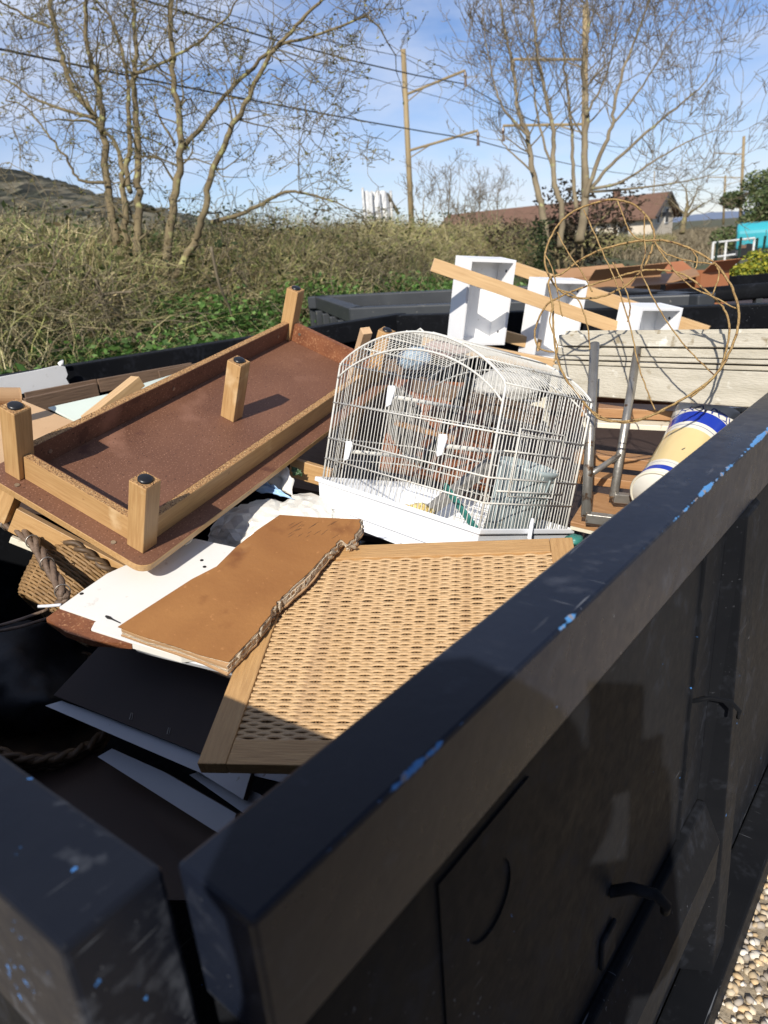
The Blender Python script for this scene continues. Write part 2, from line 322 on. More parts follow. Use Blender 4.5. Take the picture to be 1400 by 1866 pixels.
container_paint('black_rail', True, 0.20, 0.42, 0.22, .755, (0.046, 0.051, 0.066), (0.0045, 0.0065, 0.0130), (0.0080, 0.0105, 0.0185)); container_paint('black_paint', False, 0.03, 0.2); container_paint('black_top', False, 0.22, 0.95, 0.28, 0.685, (0.062, 0.068, 0.082), (0.0042, 0.0056, 0.0105), (0.0075, 0.0092, 0.0150)); mat('dusty_steel', (0.055, 0.048, 0.037), (0.018, 0.018, 0.018), 0.6, 4, detail=8, bump=0.15, bscale=40)
def tinted(name, v, f, tint, m='tinted', parent=None):
    me = bpy.data.meshes.new(name); v = np.asarray(v, np.float32); f = np.asarray(f, np.int32); k = f.shape[1]
    me.vertices.add(len(v)); me.vertices.foreach_set('co', v.ravel())
    me.loops.add(f.size); me.loops.foreach_set('vertex_index', f.ravel())
    me.polygons.add(len(f)); me.polygons.foreach_set('loop_start', np.arange(0, f.size, k, dtype=np.int32))
    try: me.polygons.foreach_set('loop_total', np.full(len(f), k, np.int32))
    except Exception: pass
    a = me.color_attributes.new('tint', 'FLOAT_COLOR', 'POINT')
    c = np.ones((len(v), 4), np.float32); c[:, :3] = tint; a.data.foreach_set('color', c.ravel())
    me.update(); me.validate(); me.materials.append(MAT[m])
    o = bpy.data.objects.new(name, me); COL.objects.link(o)
    if parent is not None: o.parent = parent
    return o
# ------------------------------------------------------------------ terrain: the railway bank runs along TR, QN points away from the yard
TR = np.array([-0.1791, 0.9838]); QN = np.array([-0.9838, -0.1791])
def sst(a, b, x):
    t = np.clip((np.asarray(x, float)-a)/(b-a), 0, 1); return t*t*(3-2*t)
def ground_h(q, u):
    q = np.asarray(q, float); u = np.asarray(u, float)
    h = 1.15*sst(3.6, 8.5, q)*(1-0.75*sst(16, 60, u))
    return h+0.05*np.sin(q*1.7+u*0.6)*sst(4, 6, q)
def qu(q, u, z=None):
    p = np.outer(np.atleast_1d(q), QN)+np.outer(np.atleast_1d(u), TR)
    h = ground_h(q, u) if z is None else z
    return np.column_stack([p, np.broadcast_to(h, len(p))])
qs = np.array([-3000, -800, -200, -60, -20, -5, 0, 2, 3]+list(np.arange(3.5, 12.1, 0.5))+[14, 18, 25, 40, 80, 200, 800, 3000], float)
us = np.array([-3000, -500, -100, -40]+list(np.arange(-20, 62, 2.0))+[75, 100, 200, 500, 1500, 4000], float)
Q, U = np.meshgrid(qs, us, indexing='ij'); gv = qu(Q.ravel(), U.ravel()); nu = len(us)
gm = MB(); gm.v = [tuple(a) for a in gv]
gm.f = [(i*nu+j, (i+1)*nu+j, (i+1)*nu+j+1, i*nu+j+1) for i in range(len(qs)-1) for j in range(nu-1)]
g = gm.build('ground', 'soil', smooth=True); tag(g, kind='structure')
gy = MB().add([(-3.2, -9, .006), (14, -9, .006), (14, 22, .006), (-3.2, 22, .006)], [(0, 1, 2, 3)]).build('gravel_yard', 'gravel_base'); tag(gy, kind='structure')
def stones(n, x0, x1, y0, y1, name):
    ic = bmesh.new(); bmesh.ops.create_icosphere(ic, subdivisions=1, radius=1); iv = np.array([v.co[:] for v in ic.verts]); jf = np.array([[v.index for v in f.verts] for f in ic.faces]); ic.free()
    c = np.column_stack([rng.uniform(x0, x1, n), rng.uniform(y0, y1, n), rng.uniform(0.002, 0.014, n)])
    sz = rng.uniform(0.006, 0.0125, n)[:, None]*np.column_stack([rng.uniform(.8, 1.5, n), rng.uniform(.7, 1.1, n), rng.uniform(.45, .8, n)])
    a = rng.uniform(0, 2*PI, n); ca, sa = np.cos(a), np.sin(a)
    P = iv[None]*(1+rng.uniform(-.22, .22, (n, len(iv), 1)))*sz[:, None]
    P = np.stack([P[..., 0]*ca[:, None]-P[..., 1]*sa[:, None], P[..., 0]*sa[:, None]+P[..., 1]*ca[:, None], P[..., 2]], -1)+c[:, None]
    base = np.array([(0.62, .52, .37), (.50, .39, .25), (.70, .64, .54), (.40, .35, .29), (.58, .42, .24)])[rng.integers(0, 5, n)]*rng.uniform(.7, 1.15, (n, 1))
    o = tinted(name, P.reshape(-1, 3), (jf[None]+(np.arange(n)*len(iv))[:, None, None]).reshape(-1, 3), np.repeat(base, len(iv), 0), 'stone')
    return tag(o, 'pale limestone gravel strewn over the yard beside the container', 'gravel', kind='stuff')
stones(17000, 0.10, 1.5, 0.5, 3.0, 'gravel_stones')
# ------------------------------------------------------------------ the big black container
LEN = 3.42
cont = empty('waste_container', loc=(0, 0, 0))
tag(cont, 'big open black steel waste container heaped with discarded furniture', 'container')
CM = Matrix.Translation((0, 0, RIM))
def cpart(mb, name, m='black_paint', bevel=0.004, parent=None, smooth=False):
    o = mb.build(name, m, parent or cont, bevel=bevel, smooth=smooth)
    if parent is None: o.location = (0, 0, RIM)
    return o
rr = cpart(MB().box((0, -0.004, -0.116), (0.073, LEN, 0)), 'top_rail', 'black_rail', 0.004)
rr['label'] = 'near long rail with blue paint showing along its chafed outer edge'
cpart(MB().box((0.050, 0.004, -1.18), (0.058, LEN, -0.114)), 'side_wall')
# end door, standing a little ajar
dm = Matrix.Translation((-0.004, -0.010, 0)) @ Matrix.Rotation(math.radians(3.2), 4, 'Z')
cpart(MB().box((-2.62, -0.068, -0.15), (0, 0, 0), dm), 'door_rail', 'black_top', 0.004)
cpart(MB().box((-2.60, -0.052, -1.16), (-0.09, -0.044, -0.149), dm), 'door_panel')
cpart(MB().box((-0.088, -0.068, -1.18), (0, -0.004, -0.1505), dm), 'door_post', 'black_paint', 0.005)
hp = MB()
hp.tube([dm @ Vector((-0.02+0.03*math.cos(a), -0.085, -0.20+0.045*math.sin(a))) for a in np.linspace(-1.2, 3.6, 14)], 0.007, 8)
cpart(hp, 'lashing_ring', 'black_paint', 0, smooth=True)
# near corner post of the side wall
cpart(MB().box((0.0022, -0.002, -1.18), (0.049, 0.05, -0.1165)), 'corner_post', 'black_paint', 0.005)
# left wall and far wall follow the surveyed lines of the rim
A0, A1, A2 = Vector((-2.66, -0.05, 0)), Vector((-2.134, 2.93, 0)), Vector((0.06, 3.43, 0))
def wall_line(a, b, name_r, name_w, inward):
    d = (b-a).normalized(); nrm = Vector((-d.y, d.x, 0))*inward; ln = (b-a).length
    M = Matrix(((d.x, nrm.x, 0, a.x), (d.y, nrm.y, 0, a.y), (0, 0, 1, 0), (0, 0, 0, 1)))
    o = cpart(MB().box((0, 0, -0.10), (ln, 0.075, 0), M), name_r, 'black_paint', 0.006)
    cpart(MB().box((0, 0.022, -1.18), (ln, 0.030, -0.099), M), name_w)
    return M, ln
wall_line(A0, A1, 'top_rail', 'side_wall', -1); wall_line(A1+Vector((0.075, -0.06, -0.002)), A2, 'top_rail', 'end_wall', -1)
cpart(MB().add([(-2.66, -.1, -1.14), (.05, -.1, -1.14), (.06, 3.43, -1.14), (-2.13, 2.95, -1.14)], [(0, 1, 2, 3)]), 'floor_plate', bevel=0)
# outside of the near wall: ribs, weld seam, lock plate, bottom beam, hooks
for y in (1.02, 2.1, 3.1):
    pr = [(0.0585, y, -1.175), (0.118, y+0.035, -1.175), (0.118, y+0.12, -1.175), (0.0585, y+0.155, -1.175)]
    m = MB(); top = [(a[0] if a[0] < .1 else .082, a[1], -0.1175) for a in pr]
    m.add(pr+top, [(0, 1, 5, 4), (1, 2, 6, 5), (2, 3, 7, 6), (4, 5, 6, 7), (3, 2, 1, 0)])
    cpart(m, 'rib', bevel=0.004)
sm = MB(); sm.tube([(0.0592+0.0016*random.random(), 0.90+0.0035*random.uniform(-1, 1), -0.13-0.018*k) for k in range(55)], [0.0026+0.0022*random.random() for k in range(55)], 6)
cpart(sm, 'weld_seam', bevel=0, smooth=True)
pl = MB()                                      # square lock plate with a round opening
n = 32; cx, cz, r = 0.262, -0.245, 0.040
sq = []; ci = []
for k in range(n):
    a = 2*PI*k/n; ci.append((cx+r*math.cos(a), cz+r*1.05*math.sin(a)))
    s = 1/max(abs(math.cos(a)), abs(math.sin(a))); sq.append((cx+0.078*s*math.cos(a), cz+0.092*s*math.sin(a)))
vs = [(0.0604, y, z) for y, z in sq]+[(0.0604, y, z) for y, z in ci]+[(0.0583, y, z) for y, z in ci]+[(0.0585, y, z) for y, z in sq]
fs = [(k, (k+1) % n, (k+1) % n+n, k+n) for k in range(n)]+[(k+n, (k+1) % n+n, (k+1) % n+2*n, k+2*n) for k in range(n)]+[(k, k+3*n, (k+1) % n+3*n, (k+1) % n) for k in range(n)]
pl.add(vs, fs); cpart(pl, 'lock_plate', bevel=0)
bb = MB(); prof = [(0.0582, -0.70), (0.074, -0.70), (0.108, -0.78), (0.108, -0.88), (0.0582, -0.88)]
bb.add([(x, 0.02, z) for x, z in prof]+[(x, 1.019, z) for x, z in prof], [(0, 1, 2, 3, 4)[::-1], (5, 6, 7, 8, 9)]+[(k, (k+1) % 5, (k+1) % 5+5, k+5) for k in range(5)])
cpart(bb, 'lower_beam', 'black_paint', 0.004)
cpart(MB().box((0.0583, 0.0, -1.30), (0.14, LEN, -1.181)), 'base_beam', bevel=0.006)
def hook(y, z, s):
    m = MB(); m.tube([(0.057, y-.02, z+.01), (0.082, y, z+.015), (0.112, y+.012, z+.012), (0.126, y+.018, z-.004), (0.124, y+.022, z-.022)], [0.007*s, .0075*s, .0075*s, .007*s, .006*s], 8)
    cpart(m, 'rope_hook', bevel=0, smooth=True)
hook(0.60, -0.545, 1.15); hook(0.93, -0.42, 0.55)
cpart(MB().box((0.0583, .55, -.66), (.066, .60, -.60)), 'hook_lug')
# ------------------------------------------------------------------ containers standing behind
def rim_box(root, pts, h, wall, mb_name, m, z0, bevel=0.01):
    mbs = []
    for i in range(len(pts)):
        a, b = Vector(pts[i]), Vector(pts[(i+1) % len(pts)]); d = (b-a).normalized(); nn = Vector((-d.y, d.x, 0)); ln = (b-a).length
        M = Matrix(((d.x, nn.x, 0, a.x), (d.y, nn.y, 0, a.y), (0, 0, 1, 0), (0, 0, 0, 1)))
        o = MB().box((0.002 if i % 2 else -0.0, 0, z0), (ln-(0.002 if i % 2 else 0), wall, h), M).build(mb_name, m, root, bevel=bevel)
        mbs.append(M)
    return mbs
c2 = empty('grey_container', loc=(0, 0, 0)); tag(c2, 'charcoal grey steel container with pocketed sides beyond the far rim', 'container')
k0 = atd(648, 566, 6.3); k1 = atd(577, 553, 8.3); k0.z = k1.z = 0; e1 = (k1-k0); e2 = Vector((1.0, 0.30, 0)).normalized()*2.9
zt = atd(648, 560, 6.3).z
P4 = [k0, k0+e2, k0+e2+e1, k0+e1]
Ms = rim_box(c2, P4, zt-0.14, 0.05, 'wall', 'grey_steel', 0.02)
Ms2 = rim_box(c2, [k0+Vector((-.03, -.05, 0)), k0+e2+Vector((.03, -.05, 0)), k0+e2+e1, k0+e1+Vector((-.05, 0, 0))], zt, 0.14, 'rim_beam', 'grey_steel', zt-0.135, 0.012)
for s, (Mx, ln) in enumerate(((Ms[0], e2.length), (Ms[3], e1.length))):
    nn = int(ln/0.42)
    for i in range(nn+1): part('rib', 'grey_steel', c2, (ln*i/nn-0.045, -0.09 if s == 0 else -0.09, 0.05), (ln*i/nn+0.045, -0.001, zt-0.136), 0.008, Mx)
fl = MB().add([(p.x, p.y, zt-0.42) for p in P4], [(0, 1, 2, 3)]).build('fill_sheet', 'gravel_base', c2)
fl['label'] = 'dusty rubble surface inside the container'
c3 = empty('pipe_rimmed_container', loc=(0, 0, 0)); tag(c3, 'black container with a thick round pipe rim holding cardboard', 'container')
q0 = atd(1066, 543, 5.6); q1 = atd(1490, 512, 5.6); zp = q0.z-0.05; q1.z = q0.z
dv = (q1-q0).normalized(); pv = Vector((-dv.y, dv.x, 0))
MB().tube([q0-dv*.05+Vector((0, 0, -.05)), q1+dv*1.2+Vector((0, 0, -.05))], 0.062, 16).build('pipe_rim', 'black_paint', c3, smooth=True)
M3 = Matrix(((dv.x, pv.x, 0, q0.x), (dv.y, pv.y, 0, q0.y), (0, 0, 1, 0), (0, 0, 0, 1)))
part('wall', 'black_paint', c3, (0, -0.02, 0.05), (3.2, 0.02, zp-0.25), 0.004, M3)
part('wall', 'black_paint', c3, (0, 2.0, 0.05), (3.2, 2.04, zp-0.02), 0.004, M3)
part('wall', 'black_paint', c3, (-0.04, 0.03, 0.05), (0.0, 1.99, zp-0.02), 0.004, M3)
part('ledge', 'black_paint', c3, (0, -0.07, zp-0.30), (3.2, -0.021, zp-0.20), 0.004, M3)
for i in range(8): part('rim_bracket', 'grey_steel', c3, (0.1+i*.42, -0.03, zp-0.199), (0.15+i*.42, 0.03, zp-0.05), 0.003, M3)
part('load_floor', 'brown_board', c3, (0.02, 0.04, zp-0.26), (3.18, 1.98, zp-0.20), 0, M3)
def carton(name, label, pxs, dep, m, h, dd=0.5, yaw=0.2):
    a = atd(*pxs[0], dep); b = atd(*pxs[1], dep+0.15); b.z = a.z; X = (b-a); wd = X.length; X.normalize(); Y = Vector((-X.y, X.x, 0))
    M = Matrix(((X.x, Y.x, 0, a.x), (X.y, Y.y, 0, a.y), (0, 0, 1, a.z-h), (0, 0, 0, 1)))
    r = empty(name, M)
    tag(r, label, 'box')
    for i, (p, q) in enumerate((((0, 0, 0), (wd, .006, h)), ((0, dd, 0), (wd, dd+.006, h)), ((0, .0065, 0), (.006, dd-.0005, h)), ((wd-.006, .0065, 0), (wd, dd-.0005, h)))): part('side', m, r, p, q)
    F = Matrix.Translation((0, -0.001, h)) @ Matrix.Rotation(math.radians(-38), 4, 'X'); part('flap', m, r, (0.01, -.16, 0), (wd-.01, 0, .005), 0, F)
    F = Matrix.Translation((0, dd+.007, h)) @ Matrix.Rotation(math.radians(30), 4, 'X'); part('flap', m, r, (0.01, 0, 0), (wd-.01, .17, .005), 0, F)
    return r
carton('cardboard_box', 'large opened brown cardboard box in the pipe rimmed container', [(1070, 512), (1205, 500)], 6.4, 'carton', 0.34)
carton('cardboard_box', 'orange brown cardboard box beside the yellow bush', [(1278, 498), (1330, 493)], 6.5, 'orange_box', 0.32, 0.4)
for i, (a, b) in enumerate((((1215, 515), (1275, 500)), ((1150, 520), (1262, 512)))):
    slab('cardboard_sheet', ['crumpled brown cardboard sheet between the two boxes', 'flattened dark cardboard sheet in front of the large box'][i], 'cardboard',
         [atd(*a, 6.2), atd(*b, 6.2), atd(b[0]-8, b[1]-12-4*i, 6.75), atd(a[0]+12, a[1]-18, 6.6)], .012, ['carton', 'brown_board'][i])
# ------------------------------------------------------------------ hills far off
def ridge(name, pts, dep, m, back, rough, nseg, label=None):
    rs = random.Random(3); tops = []
    for i in range(len(pts)-1):
        for k in range(nseg): t = k/nseg; tops.append((pts[i][0]*(1-t)+pts[i+1][0]*t, pts[i][1]*(1-t)+pts[i+1][1]*t))
    tops.append(pts[-1]); P = [atd(a, b, dep) for a, b in tops]
    rows = 14; vs = []; out_ = Vector((fwd.x, fwd.y, 0)).normalized()
    for j in range(rows+1):
        t = j/rows
        for i, p in enumerate(P):
            zz = -5+(p.z+5)*math.sin(t*PI/2)**0.8; jit = rough*(0.35+t)
            vs.append(p+out_*(-(1-t)*back+rs.uniform(-1, 1)*jit*1.5)+Vector((0, 0, zz-p.z+(rs.random()-.3)*jit*(t > .05))))
    for i, p in enumerate(P): vs.append(p+out_*back*0.8+Vector((0, 0, -p.z-5)))
    n_ = len(P); fs = [(j*n_+i, j*n_+i+1, (j+1)*n_+i+1, (j+1)*n_+i) for j in range(rows+1) for i in range(n_-1)]
    return tag(MB().add(vs, fs).build(name, m), kind='structure')
ridge('hill', [(-260, 250), (-120, 275), (0, 312), (60, 322), (120, 338), (200, 362), (300, 385), (420, 412), (560, 440)], 420, 'hill', 260, 2.6, 26)
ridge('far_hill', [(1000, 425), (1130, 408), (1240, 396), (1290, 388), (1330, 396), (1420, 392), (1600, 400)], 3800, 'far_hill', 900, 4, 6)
# ------------------------------------------------------------------ railway masts and wires
def qpos(q, u, z): return Vector((*(QN*q+TR*u), z))
HPOLE = 9.0
def mast(px_top, py_top, px_bot, label, arm=None, arm_dir=-1, dep_tan=None, rad=0.16):
    d = ray(px_top, py_top); hz = math.hypot(d.x, d.y); dist = HPOLE/(d.z/hz)
    top = CP+d*(dist/hz); b = ray(px_bot, 412); hb = math.hypot(b.x, b.y); bot = CP+b*(dist/hb); bot.z = 0.2
    r = empty('catenary_mast', loc=bot); tag(r, label, 'mast', 'railway masts')
    MB().tube([Vector((0, 0, 0)), (top-bot)], [rad, rad*.8], 10).build('pole', 'pole', r, smooth=True)
    L0 = top-bot; trk = Vector((*(QN*(-arm_dir)), 0))
    if arm:
        for (f, ln, rise) in ((0.81, 3.3, 0.55), (0.565, 3.9, 0.45)):
            a = L0*f; e = a+trk*ln+Vector((0, 0, rise))
            MB().tube([a, e], 0.06, 6).build('bracket_arm', 'pole', r)
            MB().tube([L0*(f-.035), a+trk*ln*.35+Vector((0, 0, rise*.35))], 0.03, 5).build('stay', 'pole', r)
            ins = e+Vector((0, 0, -.05)); MB().tube([ins, ins+Vector((0, 0, -.16)), ins+Vector((0, 0, -.3)), ins+Vector((0, 0, -.62))], [.05, .09, .05, .09], 8).build('insulator', 'insulator', r)
    return r, top, bot
m1, t1, b1 = mast(735, 90, 750, 'tall tan railway mast with two bracket arms between the bare trees', True, 1)
m2, t2_, b2_ = mast(1067, 12, 1066, 'tan railway mast standing behind the right bare tree', True, -1)
m3, t3, b3 = mast(1356, 248, 1349, 'distant railway mast above the evergreen bush at right', True, -1, rad=.2)
m4, t4, b4 = mast(1322, 320, 1318, 'thin far railway mast just left of the evergreen bush', True, 1, rad=.26)
m5, t5, b5 = mast(1193, 312, 1190, 'slim mast rising beside the gable of the long house', None, rad=.12)
qm = float(np.dot([t1.x, t1.y], QN)); um = float(np.dot([t1.x, t1.y], TR))
arm_e = [(t1-b1)*f+b1 for f in (0.81, 0.565)]
def wire(q, z, label, sag=0.5, r=0.022):
    m = MB(); pts = []
    span = 42.0
    for s in range(-2, 6):
        for k in range(8):
            t = k/8; pts.append(qpos(q, um+span*(s+t), z-sag*4*t*(1-t)))
    m.tube(pts, r, 5); o = m.build('overhead_wire', 'cable', smooth=True); return tag(o, label, 'wire', 'overhead railway wires')
za, zb = arm_e[0].z, arm_e[1].z
wire(qm+.05, t1.z-.3, 'topmost overhead wire running past the mast heads', .9, .016)
wire(qm-3.2, za+.0, 'upper overhead wire hung from the long bracket arm', .8, .026)
wire(qm-3.6, zb+.1, 'lower overhead wire hung from the lower bracket arm', .25, .026)
wire(qm-7.4, zb+.3, 'overhead wire crossing behind the left tree crown', .4, .009)
# ------------------------------------------------------------------ long house with a tiled roof
h = empty('long_house'); tag(h, 'long low house with brown tiled roof and pale gable end', 'house')
ga = atd(1188, 425, 62); gb = atd(1232, 425, 66); ga.z = gb.z = 0.2
ax = Vector((atd(800, 400, 76)-ga)); ax.z = 0; HL = ax.length; ax.normalize(); nr = Vector((-ax.y, ax.x, 0))
if nr.dot(gb-ga) < 0: nr = -nr
WH = 4.6; ez = atd(1200, 385, 62).z; rz_ = atd(1214, 355, 65).z+.15
Mh = Matrix(((ax.x, nr.x, 0, ga.x), (ax.y, nr.y, 0, ga.y), (0, 0, 1, 0), (0, 0, 0, 1))); h.matrix_world = Mh
wl = MB(); wl.add([(0, 0, 0), (HL, 0, 0), (HL, WH, 0), (0, WH, 0), (0, 0, ez), (HL, 0, ez), (HL, WH, ez), (0, WH, ez), (0, WH/2, rz_-.15), (HL, WH/2, rz_-.15)],
   [(0, 1, 5, 4), (2, 3, 7, 6), (0, 4, 8, 7, 3), (1, 2, 6, 9, 5)]); wl.build('wall', 'render_wall', h)
rf = MB()
for s in (0, 1):
    y0, y1 = ((-.6, WH/2) if s == 0 else (WH+.6, WH/2)); sl = (rz_-ez)/(WH/2)
    rf.add([(-.5, y0, ez-.6*sl), (HL+.5, y0, ez-.6*sl), (HL+.5, y1, rz_), (-.5, y1, rz_), (-.5, y0, ez-.6*sl-.18), (HL+.5, y0, ez-.6*sl-.18), (HL+.5, y1, rz_-.18), (-.5, y1, rz_-.18)], [(0, 1, 2, 3), (7, 6, 5, 4), (0, 4, 5, 1), (0, 3, 7, 4), (1, 5, 6, 2)])
rf_o = rf.build('roof', 'roof_tile', h)
for s in (-1, 1):
    MB().tube([(-.56, WH/2+s*(WH/2+.6), ez-.6*sl-.1), (-.56, WH/2, rz_-.1)], .13, 5).build('verge_board', 'trim_dark', h)
part('string_course', 'trim_dark', h, (-.08, .3, ez-.45), (-.01, WH-.3, ez-.1))
for (y, wd_, zz) in ((.7, .7, 1.6), (2.6, .8, 1.6)):
    wn = part('window', 'white_paint', h, (-.07, y, zz), (-.01, y+wd_, zz+1.3)); part('pane', 'cable', wn, (-.09, y+.1, zz+.1), (-.075, y+wd_-.1, zz+1.2))
for i in range(7):
    x = 2.0+i*HL/7.5; wn = part('window', 'white_paint', h, (x, -.07, ez-1.9), (x+1.1, -.01, ez-.75)); part('pane', 'cable', wn, (x+.1, -.09, ez-1.8), (x+1.0, -.075, ez-.85))
MB().box((HL*.18, WH/2-.3, rz_-.6), (HL*.18+.5, WH/2+.3, rz_+.7)).build('chimney', 'roof_tile', rf_o)
# white sheeted hoarding left of the mast
hd = empty('white_hoarding'); tag(hd, 'white sheeted hoarding with torn flapping edge left of the tall mast', 'hoarding')
a = atd(666, 412, 38); b = atd(716, 412, 39.5); tp = atd(664, 349, 38).z; hd.matrix_world = Matrix.Translation((a.x, a.y, 0)); bx = (b-a); bx.z = 0
wv = MB(); nn = 24; vs = []
for i in range(nn+1):
    t = i/nn; p = bx*t; off_ = Vector((-bx.y, bx.x, 0)).normalized()*(0.10*math.sin(t*22)+.05*math.sin(t*41))
    zt_ = tp-0.10*(i % 5 == 0)-(0.25*max(0, t-.72)/.28)
    for z in (0.4, 0.4+(zt_-.4)*.5, zt_): vs.append((p.x+off_.x*(1 if z > .5 else .3), p.y+off_.y, z))
wv.add(vs, [(i*3+j, (i+1)*3+j, (i+1)*3+j+1, i*3+j+1) for i in range(nn) for j in range(2)])
so_ = wv.build('sheet', 'white_paint', hd, smooth=True); sd = so_.modifiers.new('solid', 'SOLIDIFY'); sd.thickness = .03
for t in (0, .5, 1.0): MB().tube([bx*t+Vector((0, 0, .0)), bx*t+Vector((0, 0, tp+.15*(t == 0)))], .07, 6).build('post', 'white_paint', hd)
MB().tube([bx*.86+Vector((0, 0, tp-.15)), bx*1.25+Vector((0, 0, tp-1.2))], .10, 5).build('loose_strip', 'twig_grey', hd)
# turquoise van box, gate and mesh fence at right
vb = empty('turquoise_truck_body'); tag(vb, 'turquoise truck body with rounded top parked behind the mesh fence', 'truck')
a = atd(1338, 470, 30); ztp = atd(1360, 406, 30).z
Y = Vector((a.x-CP.x, a.y-CP.y, 0)).normalized(); X = Vector((Y.y, -Y.x, 0)); vb.matrix_world = Matrix(((X.x, Y.x, 0, a.x), (X.y, Y.y, 0, a.y), (0, 0, 1, 0), (0, 0, 0, 1)))
pf = [(0, .35), (2.1, .35), (2.1, ztp-.3), (1.8, ztp), (.3, ztp), (0, ztp-.3)]
bm_ = MB(); bm_.add([(0, y, z) for y, z in pf]+[(3.4, y, z) for y, z in pf], [tuple(range(6))[::-1], tuple(range(6, 12))]+[(k, (k+1) % 6, (k+1) % 6+6, k+6) for k in range(6)])
bm_.build('body', 'cyan', vb, bevel=.12)
for x in (.5, .62, .74, 1.5, 1.62): part('rib', 'cyan', vb, (x, -.03, .7), (x+.05, -.001, ztp-.5))
for x in (.02, 1.1, 2.25): part('panel_seam', 'grey_steel', vb, (x, -.012, .42), (x+.02, -.001, ztp-.32))
part('lamp_strip', 'roof_tile', vb, (.12, -.05, .42), (.42, -.001, .55))
part('skirt', 'grey_steel', vb, (.02, -.02, .12), (3.3, 2.0, .345))
for x in (.5, 2.7): MB().tube([(x, -.03, .3), (x, .22, .3)], .3, 16).build('wheel', 'cap', vb)
gt = empty('white_gate'); tag(gt, 'white tubular gate with grey mesh in front of the turquoise truck', 'gate')
g0, g1 = atd(1297, 478, 22), atd(1371, 474, 22.5); gz0, gz1 = g0.z-.3, atd(1297, 441, 22).z; gt.location = (g0.x, g0.y, 0); gx = (g1-g0); gx.z = 0
for t in (0, .31, 1): MB().tube([gx*t+Vector((0, 0, gz0)), gx*t+Vector((0, 0, gz1))], .035, 8).build('post', 'white_paint', gt)
for z in (gz1-.02, gz0+.12, gz1-.45): MB().tube([Vector((0, 0, z)), gx*(1 if z != gz1-.45 else .55)+Vector((0, 0, z+.03))], .03, 8).build('rail', 'white_paint', gt)
for i, (px_, t_, b_) in enumerate(((1266, 463, 490), (1301, 440, 500), (1342, 432, 505), (1372, 434, 500), (1388, 430, 478), (1233, 470, 488))):
    p = atd(px_, b_, 17+i*.4); zt_ = atd(px_, t_, 17+i*.4).z; r = MB().tube([Vector((p.x, p.y, .0)), Vector((p.x+.02, p.y, zt_))], .035, 6).build('fence_post', 'fence_green')
    tag(r, ['dark green fence post left of the white gate', 'dark green fence post at the hinge of the white gate', 'tall dark green fence post across the white gate', 'dark green fence post at the right end of the gate', 'dark green fence post against the turquoise truck', 'low dark green fence post amid the pale scrub'][i], 'fence post', 'mesh fence posts')
# ------------------------------------------------------------------ vegetation of the bank
def ribbons(b, az, hgt, reach, width, tint, K=4, droop=0.9, wob=0.0):
    n = len(b); t = np.linspace(0, 1, K+1)[None, :]
    d = np.column_stack([np.cos(az), np.sin(az)])
    r = reach[:, None]*t**1.4; z = hgt[:, None]*((1+droop)*t-droop*t*t)
    P = np.empty((n, K+1, 3)); P[..., 0] = b[:, None, 0]+d[:, None, 0]*r; P[..., 1] = b[:, None, 1]+d[:, None, 1]*r; P[..., 2] = b[:, None, 2]+z
    if wob: P += rng.normal(0, wob, P.shape)*t[..., None]
    fa = rng.uniform(0, 2*PI, n); w_ = np.column_stack([np.cos(fa), np.sin(fa), rng.normal(0, .3, n)])[:, None, :]*(width[:, None]*(1.0-.75*t))[..., None]
    v = np.stack([P-w_, P+w_], 2).reshape(n, -1, 3); m = 2*(K+1)
    q = np.array([(2*k, 2*k+1, 2*k+3, 2*k+2) for k in range(K)])
    f = (q[None]+(np.arange(n)*m)[:, None, None]).reshape(-1, 4)
    return v.reshape(-1, 3), f, np.repeat(tint, m, 0)
def pal(cols, n, jit=.25):
    c = np.array(cols)[rng.integers(0, len(cols), n)]; return c*rng.uniform(1-jit, 1+jit, (n, 1))
def hedge_top(u): return 0.35+1.15*(1-0.55*sst(14, 34, u))
def clear(q, u): return 1-.72*np.exp(-(((q-6.0)/.9)**4+((u-6.9)/1.3)**4))
def bumps(q, u): return 0.5+0.28*np.sin(u*0.9+1.3*np.sin(q*1.1))*np.cos(q*0.8+u*.35)+.22*np.sin(u*2.3+q*1.9)
def patch(n, q0, q1, u0, u1, hs, cols, width, reach, name, label, cat, K=4, droop=.9, wob=0.02, m='tinted'):
    q = rng.uniform(q0, q1, n); u = u0+(u1-u0)*rng.random(n)**1.25
    b = qu(q, u); h = rng.uniform(.3, 1.0, n)*hs*(0.6+0.6*bumps(q, u))*hedge_top(u)*clear(q, u)
    v, f, t = ribbons(b, rng.uniform(0, 2*PI, n), h, rng.uniform(.2, 1, n)*reach, width*rng.uniform(.6, 1.4, n), pal(cols, n), K, droop, wob)
    return tag(tinted(name, v, f, t, m), label, cat, kind='stuff')
